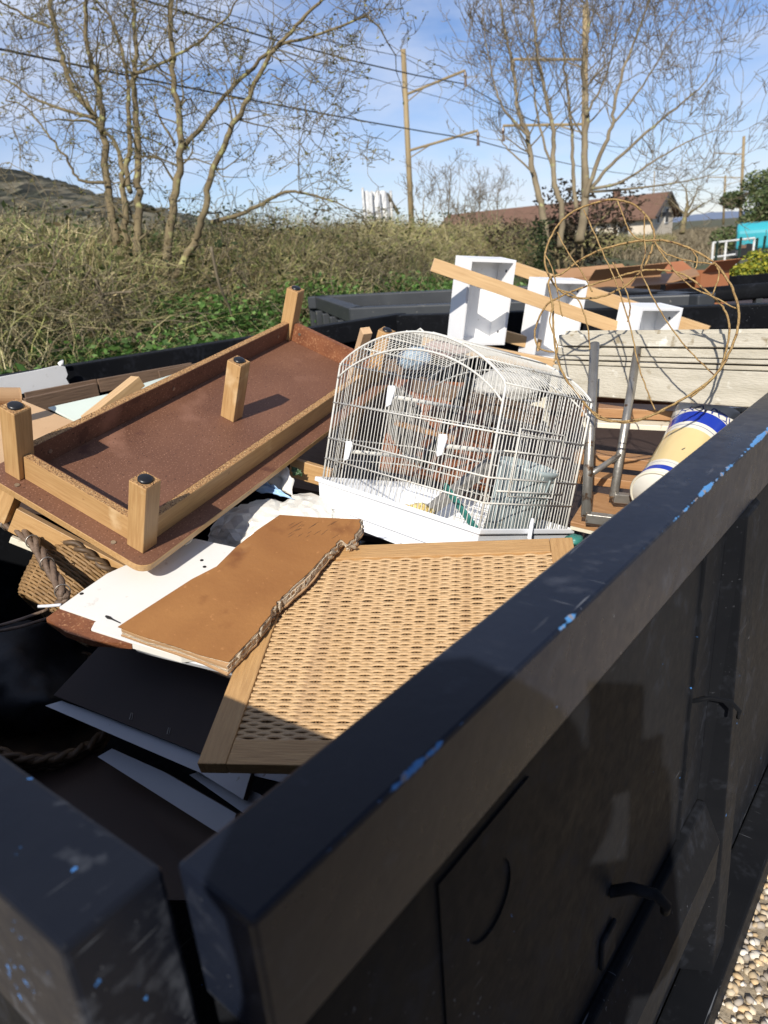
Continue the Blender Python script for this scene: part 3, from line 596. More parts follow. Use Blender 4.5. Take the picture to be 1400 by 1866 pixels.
def twigs(n, q0, q1, u0, u1, hs, cols, width, ln, name, label, cat, pw=1.25):
    q = rng.uniform(q0, q1, n); u = u0+(u1-u0)*rng.random(n)**pw; b = qu(q, u)
    b[:, 2] += rng.random(n)**.75*hs*(.55+.65*bumps(q, u))*hedge_top(u)*clear(q, u)
    d = rng.normal(size=(n, 3)); d[:, 2] = d[:, 2]*.7+.25; d /= np.linalg.norm(d, axis=1)[:, None]; d *= (ln*rng.uniform(.4, 1.4, n))[:, None]
    sd = np.cross(d, rng.normal(size=(n, 3))); sd /= np.linalg.norm(sd, axis=1)[:, None]; sd *= (width*rng.uniform(.5, 1.4, n))[:, None]
    bend = rng.normal(0, .22, (n, 3))*ln
    v = np.stack([b-sd, b+sd, b+d*.5+bend-sd*.8, b+d*.5+bend+sd*.8, b+d-sd*.3, b+d+sd*.3], 1).reshape(-1, 3)
    f = (np.array([(0, 1, 3, 2), (2, 3, 5, 4)])[None]+(np.arange(n)*6)[:, None, None]).reshape(-1, 4)
    return tag(tinted(name, v, f, np.repeat(pal(cols, n, .35), 6, 0)), label, cat, kind='stuff')
STRAW = [(.46, .37, .20), (.52, .43, .25), (.34, .29, .13), (.18, .22, .07), (.15, .20, .06)]
BRAM = [(.34, .29, .15), (.25, .20, .11), (.46, .40, .23), (.18, .145, .08), (.33, .32, .12), (.25, .28, .09)]
patch(32000, 6.4, 11, 2.0, 10.5, .80, STRAW, .0055, .8, 'dry_grass', 'tall straw coloured dry grass along the bank at left', 'grass', K=4, droop=1.35, wob=.03)
twigs(75000, 6.1, 10.5, 3, 24, .66, BRAM, .0042, .32, 'bramble_hedge', 'brown tangled bramble hedge along the railway bank', 'hedge')
twigs(60000, 6.3, 11, 11, 48, .56, [(.32, .29, .11), (.40, .35, .18), (.23, .20, .09), (.33, .26, .15), (.22, .24, .07)], .006, .32, 'bramble_scrub', 'olive brown scrub on the bank behind the container', 'hedge', 1.0)
patch(9000, 5.6, 9, 3.5, 13, .62, BRAM, .006, 1.3, 'bramble_canes', 'long arching brown bramble canes in front of the left tree', 'brambles', K=6, droop=1.7, wob=.06)
patch(14000, 3.0, 14, 30, 100, .75, [(.20, .165, .105), (.15, .12, .075), (.24, .20, .13)], .022, .6, 'pale_scrub', 'pale grey brown scrub stretching towards the far field', 'scrub', K=3, droop=.9, wob=.05)
def leaves(n, pts, size, cols, name, label, cat, m='leafy', parent=None, kind='stuff'):
    a = rng.normal(size=(n, 3)); a[:, 2] *= .6; a /= np.linalg.norm(a, axis=1)[:, None]
    b = np.cross(a, rng.normal(size=(n, 3))); b /= np.linalg.norm(b, axis=1)[:, None]
    s = (size*rng.uniform(.5, 1.3, n))[:, None]; nrm = np.cross(a, b)
    v = np.stack([pts-a*s, pts+b*s*.5-nrm*s*.12, pts+a*s, pts-b*s*.5-nrm*s*.12], 1).reshape(-1, 3)
    f = np.arange(4*n).reshape(-1, 4); o = tinted(name, v, f, np.repeat(pal(cols, n, .35), 4, 0), m, parent)
    if kind: tag(o, kind=kind)
    return tag(o, label, cat)
GREEN = [(.075, .165, .03), (.12, .23, .05), (.05, .11, .022), (.17, .27, .085)]
n = 70000; q = rng.uniform(3.4, 6.7, n); u = 1.0+13*rng.random(n)**1.1; b = qu(q, u)
cl = np.clip(.35+.65*np.sin(q*2.3+u*1.9)*np.sin(u*1.15-q*.9)+rng.normal(0, .18, n), .08, 1.1)
b[:, 2] += rng.random(n)**.6*(cl*.55+.25)*(1-.5*sst(5.6, 6.7, q)); b[:, :2] += rng.normal(0, .05, (n, 2))
leaves(n, b, .042, GREEN, 'nettle_bed', 'bright green nettles and weeds at the foot of the hedge', 'weeds')
n = 14000; q = rng.uniform(5.5, 10.5, n); u = 3+36*rng.random(n)**1.2; b = qu(q, u); b[:, 2] += rng.random(n)*.9*hedge_top(u)
leaves(n, b, .04, [(.05, .07, .02), (.08, .085, .03), (.10, .075, .035), (.035, .05, .018)], 'bramble_leaves', 'sparse dull green leaves caught in the bramble hedge', 'leaves')
# arching cane stems standing out of the left bank
def canes(lst):
    for i, (pts, dep, r, label) in enumerate(lst):
        P = smooth_path([atd(x, y, dep+.25*k) for k, (x, y) in enumerate(pts)], 5)
        o = MB().tube(P, [r*(1-.6*k/len(P)) for k in range(len(P))], 5).build('dead_cane', 'twig_grey', smooth=True); tag(o, label, 'branch', 'dead canes in the hedge')
canes([([(105, 475), (75, 520), (55, 550)], 7.2, .014, 'leaning pale dead cane at far left of the hedge'), ([(165, 490), (145, 525), (132, 560)], 7.4, .012, 'short upright dead cane left of the tree stems'),
       ([(240, 532), (200, 535), (140, 545)], 7.2, .016, 'nearly level dead cane below the left tree'), ([(175, 510), (190, 545), (210, 570)], 7.3, .02, 'thick broken cane sloping down by the nettles'),
       ([(385, 450), (400, 520), (418, 560), (430, 610)], 8, .02, 'long curved dead cane right of the left tree base'), ([(428, 490), (440, 510), (452, 525)], 8, .008, 'thin light cane tip beside the dark hedge gap'),
       ([(620, 545), (628, 500), (640, 460)], 12, .014, 'thin bare stem rising behind the grey container')])
# ------------------------------------------------------------------ trees
RMIN = .0038
def grow(mb, p, d, ln, r, lvl, rs, tips, up_=.12, kids=(7, 6, 4), nseg=5, curl=.22):
    pts = [p.copy()]; rad = [r]; seg = ln/nseg; d = d.normalized(); path = []
    for i in range(nseg):
        d = (d+Vector((rs.gauss(0, curl), rs.gauss(0, curl), rs.gauss(0, curl)+up_))).normalized()
        p = p+d*seg; pts.append(p.copy()); rad.append(max(r*(1-.8*(i+1)/nseg), RMIN)); path.append((p.copy(), d.copy(), rad[-1]))
    mb.tube(pts, rad, 4 if lvl < 2 else 3, cap=False)
    tips.append((p.copy(), d.copy()))
    if lvl < len(kids):
        for k in range(kids[lvl]):
            q_, dd, rr_ = path[rs.randrange(1 if nseg > 3 else 0, nseg)]
            side = dd.cross(Vector((rs.gauss(0, 1), rs.gauss(0, 1), rs.gauss(0, 1)))).normalized()
            grow(mb, q_, dd*.62+side*.75, ln*rs.uniform(.38, .68), max(rr_*.62, .0026), lvl+1, rs, tips, up_, kids, max(3, nseg-1), curl)
def tree(name, label, stems, dep, m_bark, m_twig, seed, kids, tw=.9, buds=None, up_=.12, twig_start=.35, curl=.22, dz=1.0, per=9, rmin=.004, slim=1.0):
    rs = random.Random(seed); first = atd(*stems[0][0][0], dep); r = empty(name, loc=first); tag(r, label, 'tree')
    tips = []; cm = MB(); inv = -first
    for (pts, r0, r1, doff) in stems:
        P = [atd(x, y, dep+doff*(k/(len(pts)-1))*dz)+inv for k, (x, y) in enumerate(pts)]
        P = smooth_path(P, 6); nP = len(P)
        P = [p+Vector((rs.gauss(0, .012), rs.gauss(0, .012), 0)) for p in P]
        MB().tube(P, [slim*(r0+(r1-r0)*(k/(nP-1))**.9) for k in range(nP)], 9).build('trunk', m_bark, r, smooth=True)
        tot = sum((P[k+1]-P[k]).length for k in range(nP-1)); cnt = max(3, int(tot*per))
        for j in range(cnt):
            k = rs.randrange(int(nP*twig_start), nP-1); d = (P[k+1]-P[k]).normalized()
            side = d.cross(Vector((rs.gauss(0, 1), rs.gauss(0, 1), rs.gauss(0, 1)))).normalized()
            f = k/nP; grow(cm, P[k], d*.55+side*.8, tw*rs.uniform(.5, 1.15)*(1.1-.35*f), max(slim*(r0+(r1-r0)*f)*.34, rmin*1.6), 0, rs, tips, up_, kids, 5, curl)
        d = (P[-1]-P[-2]).normalized(); grow(cm, P[-1], d, tw*1.0, slim*r1*.9, 0, rs, tips, up_, kids, 6, curl)
    c = cm.build('crown', m_twig, r, fix=False)
    if buds:
        bt = np.array([p[:] for p, d in tips]); sel = rng.random(len(bt)) < buds; bt = np.repeat(bt[sel], 2, 0)+rng.normal(0, .016, (2*sel.sum(), 3))
        leaves(len(bt), bt, .024, [(.20, .19, .06), (.15, .15, .045), (.25, .22, .09)], 'buds', None, None, 'leafy', r, None)
    return r
def c1(l): return [(x/2, y/2) for x, y in l]
def c2p(l): return [(700+x/2, y/2) for x, y in l]
tree('bare_tree', 'many stemmed budding bare tree rising from the bank at left', [
    (c1([(565, 1150), (520, 1010), (500, 880), (505, 700), (500, 500), (490, 300), (492, 150), (485, -40)]), .12, .035, .2),
    (c1([(610, 1110), (650, 990), (700, 900), (740, 800), (770, 640), (830, 500), (880, 400), (950, 260), (1010, 170), (1110, 60), (1200, -20)]), .095, .025, -.9),
    (c1([(440, 950), (405, 770), (390, 650), (375, 480), (335, 415), (260, 310), (220, 180), (180, 0), (170, -60)]), .095, .04, .6),
    (c1([(375, 480), (365, 360), (345, 260), (320, 180), (310, 0), (312, -60)]), .075, .035, .1),
    (c1([(600, 1100), (612, 900), (640, 700), (660, 560), (650, 400), (630, 250), (622, 0), (620, -60)]), .105, .04, -.2),
    (c1([(665, 540), (750, 440), (820, 350), (940, 230), (1010, 170), (1180, 120), (1330, 60)]), .055, .02, -.8),
    (c1([(460, 900), (455, 740), (445, 640), (440, 560)]), .075, .05, .1),
    (c1([(470, 700), (470, 480), (465, 310), (440, 160), (400, 60), (330, -20)]), .06, .02, .5),
    (c1([(385, 665), (290, 655), (235, 570), (160, 470), (90, 390), (20, 365)]), .035, .012, -.4),
    (c1([(350, 430), (230, 400), (110, 350), (40, 300), (-40, 270)]), .04, .014, .5),
    (c1([(190, 100), (110, 70), (30, 20), (-60, -20)]), .035, .015, -.3),
    (c1([(640, 530), (580, 430), (560, 360)]), .03, .012, .3),
    (c1([(490, 270), (570, 240), (700, 170), (830, 60), (870, -20)]), .04, .014, -.5),
    (c1([(770, 810), (880, 780), (960, 740), (1040, 700), (1110, 705), (1220, 735)]), .05, .018, -.6),
    (c1([(990, 270), (1090, 340), (1130, 430), (1200, 480)]), .014, .006, -.2)],
    9.5, 'bark', 'twig', 5, (3, 3, 2), tw=1.15, buds=.34, up_=.02, twig_start=.30, curl=.33, per=5, slim=.62)
RMIN = .0056
tree('bare_tree', 'wide bare tree with pale trunks in front of the long house', [
    (c2p([(580, 1000), (590, 850), (572, 740), (540, 620), (525, 500), (490, 400), (470, 250), (440, 100), (420, -30)]), .15, .03, .4),
    (c2p([(640, 900), (650, 780), (620, 650), (615, 480), (590, 350), (560, 200), (545, 50), (540, -40)]), .12, .03, -.3),
    (c2p([(715, 880), (735, 700), (732, 560), (738, 400), (725, 250), (745, 100), (735, -40)]), .17, .03, .3),
    (c2p([(735, 720), (790, 560), (830, 460), (850, 330), (900, 180), (950, 50), (980, -30)]), .09, .02, -.8),
    (c2p([(740, 700), (830, 600), (960, 480), (1080, 380), (1170, 300), (1220, 200)]), .075, .014, .9),
    (c2p([(745, 690), (860, 665), (980, 590), (1100, 520), (1220, 470)]), .06, .012, -.4),
    (c2p([(745, 700), (880, 690), (1040, 670), (1180, 640), (1250, 580)]), .05, .01, .5),
    (c2p([(700, 760), (690, 600), (680, 420), (660, 250), (640, 80), (650, -30)]), .08, .02, .9),
    (c2p([(525, 500), (440, 400), (400, 300), (370, 150), (355, 20)]), .05, .012, -.6),
    (c2p([(545, 630), (470, 560), (430, 520), (405, 480)]), .04, .01, .4),
    (c2p([(620, 650), (560, 420), (535, 250), (480, 80), (470, -20)]), .05, .014, .8),
    (c2p([(830, 460), (930, 330), (1000, 220), (1060, 110), (1160, 20)]), .045, .012, .4),
    (c2p([(735, 420), (800, 300), (840, 150), (870, 0)]), .05, .014, .9)],
    14.5, 'bark_grey', 'twig_grey', 9, (3, 3, 2), tw=1.6, up_=.15, twig_start=.34, curl=.16, per=3.4, slim=.56)
tree('small_bare_tree', 'small twiggy green barked tree beside the far house gable', [
    (([(1243, 425), (1246, 405), (1250, 390), (1253, 370)]), .16, .08, 0), (([(1250, 392), (1235, 378), (1222, 365)]), .07, .03, 1), (([(1250, 395), (1268, 380), (1285, 370)]), .08, .03, -1), (([(1252, 385), (1262, 368), (1270, 350)]), .07, .03, 1)],
    38, 'bark', 'twig', 4, (4, 3), tw=1.5, up_=.1, twig_start=.4, per=2.2, rmin=.012)
for i, (x, y0, y1, dp, lb) in enumerate(((817, 405, 320, 22, 'thin bare sapling just right of the tall mast'), (872, 405, 335, 24, 'twiggy grey shrub in front of the long roof'), (905, 402, 345, 26, 'low grey shrub left of the right bare tree'), (845, 405, 360, 23, 'sparse small shrub above the bank by the roof end'), (770, 408, 352, 21, 'slender green sapling beside the mast foot'))):
    tree('bare_shrub', lb, [([(x, y0+12), (x+2, (y0+y1)/2), (x+4, y1)], .03, .008, .3), ([(x, y0+10), (x-12, y0-22), (x-18, y1+18)], .022, .006, -.3), ([(x+1, y0+10), (x+14, y0-18), (x+22, y1+15)], .022, .006, .3)], dp, 'bark_grey', 'twig_grey', 20+i, (4, 3), tw=.75, up_=.2, twig_start=.2, per=3.5, rmin=.005)
rs_ = random.Random(77); th_ = MB(); tp_ = []; RMIN = .0045
for i in range(95):
    q_ = rs_.uniform(6.0, 8.6); u_ = rs_.choice([rs_.uniform(3.5, 10.5), rs_.uniform(9, 26)]); b_ = qu(q_, u_)[0]
    if float(clear(np.array([q_]), np.array([u_]))[0]) < .6: continue
    for k in range(4):
        a_ = rs_.uniform(0, 6.28); grow(th_, Vector(b_), Vector((math.cos(a_)*.9, math.sin(a_)*.9, rs_.uniform(.5, 1.3))), rs_.uniform(.8, 1.5)*(1 if u_ < 12 else .85), rs_.uniform(.007, .014), 0, rs_, tp_, -.10, (4, 3), 6, .26)
tag(th_.build('bare_thicket', 'twig_grey', fix=False), 'leafless arching brown shrub tangle along the bank', 'shrubs', kind='stuff')
# bare thicket at the base of the trees (ivy clad)
n = 900; c = atd(985, 450, 14.2); P = np.column_stack([rng.normal(c.x, .12, n), rng.normal(c.y, .12, n), .6+rng.random(n)**1.6*(c.z-.1)])
leaves(n, P, .045, [(.025, .045, .015), (.04, .06, .02)], 'ivy', 'dark ivy climbing the leftmost trunk of the right tree', 'ivy')
def bush(name, label, cx_, cy_, dep, rx, rz, n, size, cols, seed):
    rs = np.random.default_rng(seed); c = atd(cx_, cy_, dep); r = empty(name, loc=(c.x, c.y, 0)); tag(r, label, 'bush')
    lobes = rs.normal(0, 1, (16, 3))*np.array([rx*.45, rx*.45, rz*.42]); k = rs.integers(0, 16, n)
    dd = rs.normal(size=(n, 3)); dd /= np.linalg.norm(dd, axis=1)[:, None]
    P = lobes[k]+dd*(rs.random(n)**.35)[:, None]*np.array([rx*.42, rx*.42, rz*.4])*rs.uniform(.6, 1.2, 16)[k][:, None]; P[:, 2] += c.z
    P[:, 2] = np.maximum(P[:, 2], .05)
    leaves(n, P, size, cols, 'foliage', None, None, 'leafy', r, None)
    mb = MB()
    for j in range(9):
        a = rs.uniform(0, 6.28); mb.tube([Vector((0, 0, 0)), Vector((math.cos(a)*rx*.2, math.sin(a)*rx*.2, c.z*.6)), Vector((*lobes[j][:2], lobes[j][2]+c.z))], [.05, .035, .012], 5)
    mb.build('stems', 'bark', r)
bush('evergreen_bush', 'big rounded olive green bush at the right edge', 1408, 388, 34, 2.1, 1.6, 12000, .10, [(.10, .14, .05), (.14, .17, .065), (.07, .10, .04), (.18, .19, .09)], 2)
bush('yellow_bush', 'yellow green flowering bush behind the pipe rim', 1385, 508, 8.4, .55, .28, 6000, .028, [(.34, .34, .04), (.22, .26, .04), (.42, .38, .05), (.12, .17, .03)], 3)
bush('dark_thicket', 'dark leafless thicket below the right bare tree', 1040, 430, 17, 1.5, 1.0, 3000, .06, [(.06, .045, .03), (.09, .065, .04), (.04, .032, .02)], 6)
# heap of old metal and brush behind the grey container
n = 2600; c = atd(745, 520, 9.5); b = np.column_stack([rng.normal(c.x, .9, n), rng.normal(c.y, .7, n), np.full(n, .25)])
v, f, t = ribbons(b, rng.uniform(0, 2*PI, n), rng.uniform(.2, .75, n), rng.uniform(.1, .9, n), rng.uniform(.006, .018, n), pal([(.11, .06, .035), (.16, .10, .06), (.07, .045, .03), (.2, .15, .1)], n), 3, .9, .06)
tag(tinted('brush_heap', v, f, t), 'brown heap of brush and scrap behind the grey container', 'heap', kind='stuff')
# ------------------------------------------------------------------ the heap: helpers
def plane3(a, b, c): return (a, (b-a).cross(c-a).normalized())
def onpl(px, py, pl_):
    d = ray(px, py); return CP+d*((pl_[0]-CP).dot(pl_[1])/d.dot(pl_[1]))
def atx(px, py, x):
    d = ray(px, py); return CP+d*((x-CP.x)/d.x)
def vslab(name, label, cat, pts, th, m, down, bevel=.001):
    return tag(MB().prism(pts, th, down).build(name, m, bevel=bevel), label, cat)
from mathutils import noise as mnoise
def crumple(mb, c, rad, M3=None, seed=0, amp=.25, sub=4, freq=2.2, jit=0):
    jr = random.Random(seed)
    bm = bmesh.new(); bmesh.ops.create_icosphere(bm, subdivisions=sub, radius=1); vs = []
    for v in bm.verts:
        p = v.co; q = p*freq+Vector((seed*7.1, seed*3.3, seed))
        r = 1+amp*(mnoise.noise(q)+.6*abs(mnoise.noise(q*2.3))-.25+.35*(1-abs(mnoise.noise(q*3.9)))**3-.2)
        if jit: r *= 1+jr.uniform(-jit, jit)
        k = Vector((p.x*rad[0], p.y*rad[1], p.z*rad[2]))*r
        if M3 is not None: k = M3 @ k
        vs.append(c+k)
    fs = [[v.index for v in f.verts] for f in bm.faces]; bm.free(); return mb.add(vs, fs)
# ------------------------------------------------------------------ upturned bench table
def bench(M, LT=1.1, WT=0.348, HL=0.1755):
    r = empty('bench_table', M); ov = .055; x0, x1, y0, y1 = -ov, LT+ov, -WT-ov, ov; rc = .03
    loop = []
    for (cx_, cy_, a0) in ((x0+rc, y0+rc, PI), (x1-rc, y0+rc, 1.5*PI), (x1-rc, y1-rc, 0), (x0+rc, y1-rc, .5*PI)):
        for k in range(7): a = a0+k*PI/12; loop.append(Vector((cx_+rc*math.cos(a), cy_+rc*math.sin(a), 0)))
    top = MB().prism([p+Vector((0, 0, -.0008)) for p in loop], .0175).build('tabletop', 'oak', r, bevel=.0015)
    sh = MB().prism([p*1.0+Vector(((-1 if p.x > LT/2 else 1)*.0012, (-1 if p.y > -WT/2 else 1)*.0012, 0)) for p in loop], .0007).build('underside_sheet', 'underside', top)
    s = .022
    for (x, y) in ((0, 0), (0, -WT), (LT, 0), (LT, -WT), (LT/2, -WT/2)):
        lg = MB().box((x-s, y-s, .0003), (x+s, y+s, HL-.001)).build('leg', 'oak_z', r, bevel=.0018)
        MB().box((x-s+.001, y-s+.001, HL-.0009), (x+s-.001, y+s-.001, HL)).build('chipboard_end', 'chip', lg)
        mc = MB(); mc.lathe([(0.0001, HL+.0062), (.010, HL+.0062), (.0145, HL+.0048), (.0152, HL+.0002), (.0152, HL-.0)], 20, Matrix.Translation((x, y, 0)))
        mc.build('foot_cap', 'cap', lg, smooth=True)
    ah, th = .062, .018
    def apron(a, b, inner):
        ap = MB().box((a[0], a[1], .0004), (b[0], b[1], ah-.001)).build('apron', 'oak' if abs(b[0]-a[0]) > .2 else 'oak_y', r, bevel=.0006)
        MB().box((a[0]+.0008, a[1]+.0008, ah-.0009), (b[0]-.0008, b[1]-.0008, ah)).build('chipboard_edge', 'chip' if inner != 'far' else 'rust_edge', ap)
        if inner == 'y0': q0, q1, sc = (a[0], a[1]-.0012, .0006), (b[0], a[1]-.0002, ah-.0004), [(.03, a[1]-.0016, .03), (.075, a[1]-.0016, .028), (.5, a[1]-.0016, .03), (LT-.08, a[1]-.0016, .03)]
        elif inner == 'y1': q0, q1, sc = (a[0], b[1]+.0002, .0006), (b[0], b[1]+.0012, ah-.0004), []
        elif inner == 'far': q0, q1, sc = (a[0]-.0012, a[1], .0006), (a[0]-.0002, b[1], ah-.0004), [(a[0]-.0016, -.05, .035), (a[0]-.0016, -.25, .035)]
        else: q0, q1, sc = (b[0]+.0002, a[1], .0006), (b[0]+.0012, b[1], ah-.0004), []
        MB().box(q0, q1).build('inner_face', 'underside' if inner != 'far' else 'rust_edge', ap)
        for (x, y, z) in sc:
            d = Vector((0, -1, 0)) if inner == 'y0' else Vector((-1, 0, 0))
            MB().tube([Vector((x, y, z))+d*-.0005, Vector((x, y, z))+d*.0015], .0052, 10).build('screw_head', 'screw', ap)
    apron((s+.001, -.009, 0), (LT-s-.001, .009, 0), 'y0'); apron((s+.001, -WT-.009, 0), (LT-s-.001, -WT+.009, 0), 'y1')
    apron((-.009, -WT+s+.001, 0), (.009, -s-.001, 0), 'x0'); apron((LT-.009, -WT+s+.001, 0), (LT+.009, -s-.001, 0), 'far')
    for (x, y) in ((-.036, -.03), (-.036, -WT+.045)): MB().tube([(x, y, 0), (x, y, .0022)], .0055, 10).build('screw_head', 'screw', r)
    return r
TR_ = [[-0.206, -0.88, 0.427], [0.969, -0.244, -0.034], [0.134, 0.407, 0.903]]
def ortho(R):
    a = Matrix(R).to_quaternion().normalized().to_matrix(); return [list(a[i]) for i in range(3)]
TM = pose(ortho(TR_), (-1.291, .475, -.071))
tag(bench(TM), 'upturned oak effect bench table with brown underside and black capped legs', 'table')
# oak frame beneath it
fr = empty('oak_bench'); p0, p1 = at(30, 927, -.155), at(224, 1030, -.300); X = (p1-p0); ln = X.length
Mf = frame_from(p0, p1, p0+Vector((-.1, .9, -.35))); fr.matrix_world = Mf; tag(fr, 'second oak effect frame wedged under the upturned bench table', 'furniture frame')
part('board', 'oak', fr, (.0, 0, -.062), (ln+.02, .018, 0), .001); part('leg', 'oak_z', fr, (-.05, -.002, -.05), (-.012, .04, .10), .0015)
stick('cream_batten', 'thin cream batten sloping under the oak frame at left', 'batten', at(20, 982, -.22), at(190, 1050, -.335), .012, .016, 'ivory')
# ------------------------------------------------------------------ woven panel
WR = [[0.8527, -0.5149, 0.0883], [0.5218, 0.8312, -0.1918], [0.0254, 0.2096, 0.9775]]
WM = pose(ortho(WR), (-.4688, .2901, -.3576)); wp = empty('woven_panel', WM)
tag(wp, 'wood framed panel of woven tan rattan strands against the near rail', 'panel')
pw, ph, fw_, ft = .607, .551, .045, .022
part('frame_rail', 'rattan_wood', wp, (fw_+.0006, 0, -ft), (pw-fw_-.0006, fw_, 0), .0015); part('frame_rail', 'rattan_wood', wp, (fw_+.0006, ph-fw_, -ft), (pw-fw_-.0006, ph, 0), .0015)
part('frame_stile', 'rattan_wood_y', wp, (0, 0, -ft-.0005), (fw_, ph, .0005), .0015); part('frame_stile', 'rattan_wood_y', wp, (pw-fw_, 0, -ft-.0005), (pw, ph, .0005), .0015)
part('peg', 'cap', wp, (.16, -.0015, -.019), (.185, .0005, -.006), .001)
ncol, nrow = 25, 70; cw = (pw-2*fw_)/ncol; rp = (ph-2*fw_)/nrow
def strand_mesh(ph0):
    m = MB(); pts = []; K = ncol*8
    for k in range(K+1):
        x = -.004+(pw-2*fw_+.008)*k/K; a = PI*(x/cw)+ph0; s_ = math.sin(a); s_ = math.copysign(abs(s_)**.8, s_)
        pts.append(Vector((x, .0002*s_, .0015*s_)))
    n_ = 6; vs = []; 
    for p in pts:
        for j in range(n_): a = 2*PI*j/n_; vs.append((p.x, p.y+.0038*math.cos(a), p.z+.0019*math.sin(a)))
    fs = [(i*n_+j, i*n_+(j+1) % n_, (i+1)*n_+(j+1) % n_, (i+1)*n_+j) for i in range(len(pts)-1) for j in range(n_)]
    m.add(vs, fs); me = m.mesh('strand', 'rattan'); me.polygons.foreach_set('use_smooth', [True]*len(me.polygons))
    bm = bmesh.new(); bm.from_mesh(me); bmesh.ops.recalc_face_normals(bm, faces=bm.faces[:]); bm.to_mesh(me); bm.free(); return me
sm_ = (strand_mesh(PI/2), strand_mesh(-PI/2))
for i in range(nrow):
    o = bpy.data.objects.new('strand', sm_[i % 2]); COL.objects.link(o); o.parent = wp
    o.location = (fw_, fw_+rp*(i+.5)+random.uniform(-.0006, .0006), -.006+random.uniform(-.0006, .0006)); o.rotation_euler = (random.uniform(-.05, .05), random.uniform(-.0012, .0012), random.uniform(-.0022, .0022))
for j in range(ncol):
    for e in (-.0028, .0028):
        MB().tube([(fw_+cw*(j+0.0)+e+.0001, fw_-.003, -.008), (fw_+cw*j+e+.0001, ph-fw_+.003, -.008)], .0019, 6).build('stake', 'stake', wp)
# ------------------------------------------------------------------ white melamine board, torn honeycomb board
wpl = plane3(at(88, 1122, -.285), at(430, 1150, -.345), at(355, 982, -.270))
wb = slab('melamine_board', 'white melamine board with chipped corner under the torn tan board', 'board', [onpl(x, y, wpl) for x, y in ((108, 1106), (150, 1076), (195, 1045), (228, 1030), (300, 1003), (355, 981), (434, 998), (520, 1012), (455, 1110), (395, 1190), (330, 1196), (240, 1170), (166, 1146), (172, 1134), (178, 1130))], .0165, 'white_board')
cbp = [onpl(x, y, wpl)-wpl[1]*(.003 if wpl[1].z > 0 else -.003) for x, y in ((84, 1124), (107, 1107), (176, 1131), (164, 1147), (240, 1171), (170, 1166), (120, 1150))]
wn_ = wpl[1] if wpl[1].z > 0 else -wpl[1]
def offs(o, vs): return [v-o.location for v in vs]
cc = MB().prism(offs(wb, cbp), .013).build('chipped_corner', 'rust_edge', wb); cc['label'] = 'torn orange chipboard corner'
for (x, y) in ((149, 1082), (368, 1021), (373, 1033)):
    c = onpl(x, y, wpl); MB().tube(offs(wb, [c-wn_*.001, c+wn_*.0006]), .0042, 10).build('dowel_hole', 'cap', wb)
MB().tube(offs(wb, [onpl(x, y, wpl)+wn_*.0006 for x, y in ((193, 1123), (198, 1126), (205, 1129), (220, 1136))]), [.002, .0035, .0016, .001], 5).build('tear_mark', 'cap', wb)
bpl = plane3(at(215, 1142, -.252), at(415, 1207, -.290), at(510, 938, -.178)); bn = bpl[1] if bpl[1].z > 0 else -bpl[1]
left = [(215, 1142), (280, 1100), (350, 1055), (395, 1032), (430, 997), (470, 965), (510, 938)]
right = [(655, 947), (655, 963), (635, 990), (620, 983), (600, 1005), (560, 1045), (515, 1085), (495, 1112), (470, 1150), (440, 1180), (415, 1207)]
hb = empty('torn_honeycomb_board', Matrix.Translation(onpl(300, 1180, bpl))); tag(hb, 'warm tan cardboard honeycomb board with ragged torn edge', 'board')
ho = hb.location.copy()
top_l = [onpl(x, y, bpl) for x, y in left]+[onpl(580, 943, bpl)]
rr2 = smooth_path([onpl(x, y, bpl) for x, y in right], 5); jv = lambda v: v-bn*v.dot(bn)
rr2 = [p+jv(Vector((random.gauss(0, .0014), random.gauss(0, .0014), 0))) for p in rr2]
fr_l = [onpl(x, y, bpl) for x, y in ((365, 1193), (315, 1176), (262, 1160))]
lp = [p-ho for p in top_l+rr2+fr_l]
MB().prism(lp, .0018).build('face_sheet', 'tan_sheet', hb)
cen = sum(lp, Vector())/len(lp)
for k, (dz, th, inset, m) in enumerate(((.0022, .0058, .003, 'paper_edge'), (.0086, .0060, .0005, 'kraft'), (.0154, .0055, .002, 'paper_edge'), (.0215, .0035, .0, 'kraft'))):
    L2 = []
    for i, p in enumerate(lp):
        v = (p-cen); e = inset+random.uniform(0, .0035); 
        if len(top_l) <= i < len(top_l)+len(rr2): e -= .003+.0028*k+random.uniform(0, .003)
        L2.append(cen+v*(1-e/v.length)-bn*dz)
    MB().prism(L2, th).build('core_layer', m, hb)
zz = MB(); vs = []                            # torn honeycomb comb along the right edge
Pz = []
for i in range(len(rr2)-1):
    for k in range(3): Pz.append(rr2[i].lerp(rr2[i+1], k/3))
inw = [(cen+ho-p).normalized() for p in Pz]
for row, (d0, d1) in enumerate(((.0045, .0190),)):
    vs = []
    for i, p in enumerate(Pz):
        q = p-inw[i]*(.0035+(.0024 if i % 2 else 0)+random.uniform(-.0012, .0022)*(2.2 if random.random() < .12 else 1)+.0035*row)-ho
        vs += [q-bn*(d0+random.uniform(0, .002)), q-bn*(d0+(d1-d0)*random.uniform(.55, 1.15))+inw[i]*random.uniform(-.002, .003)]
    zz.add(vs, [(2*i, 2*i+2, 2*i+3, 2*i+1) for i in range(len(Pz)-1)])
zo = zz.build('torn_comb', 'paper_edge', hb); sd = zo.modifiers.new('solid', 'SOLIDIFY'); sd.thickness = .0011
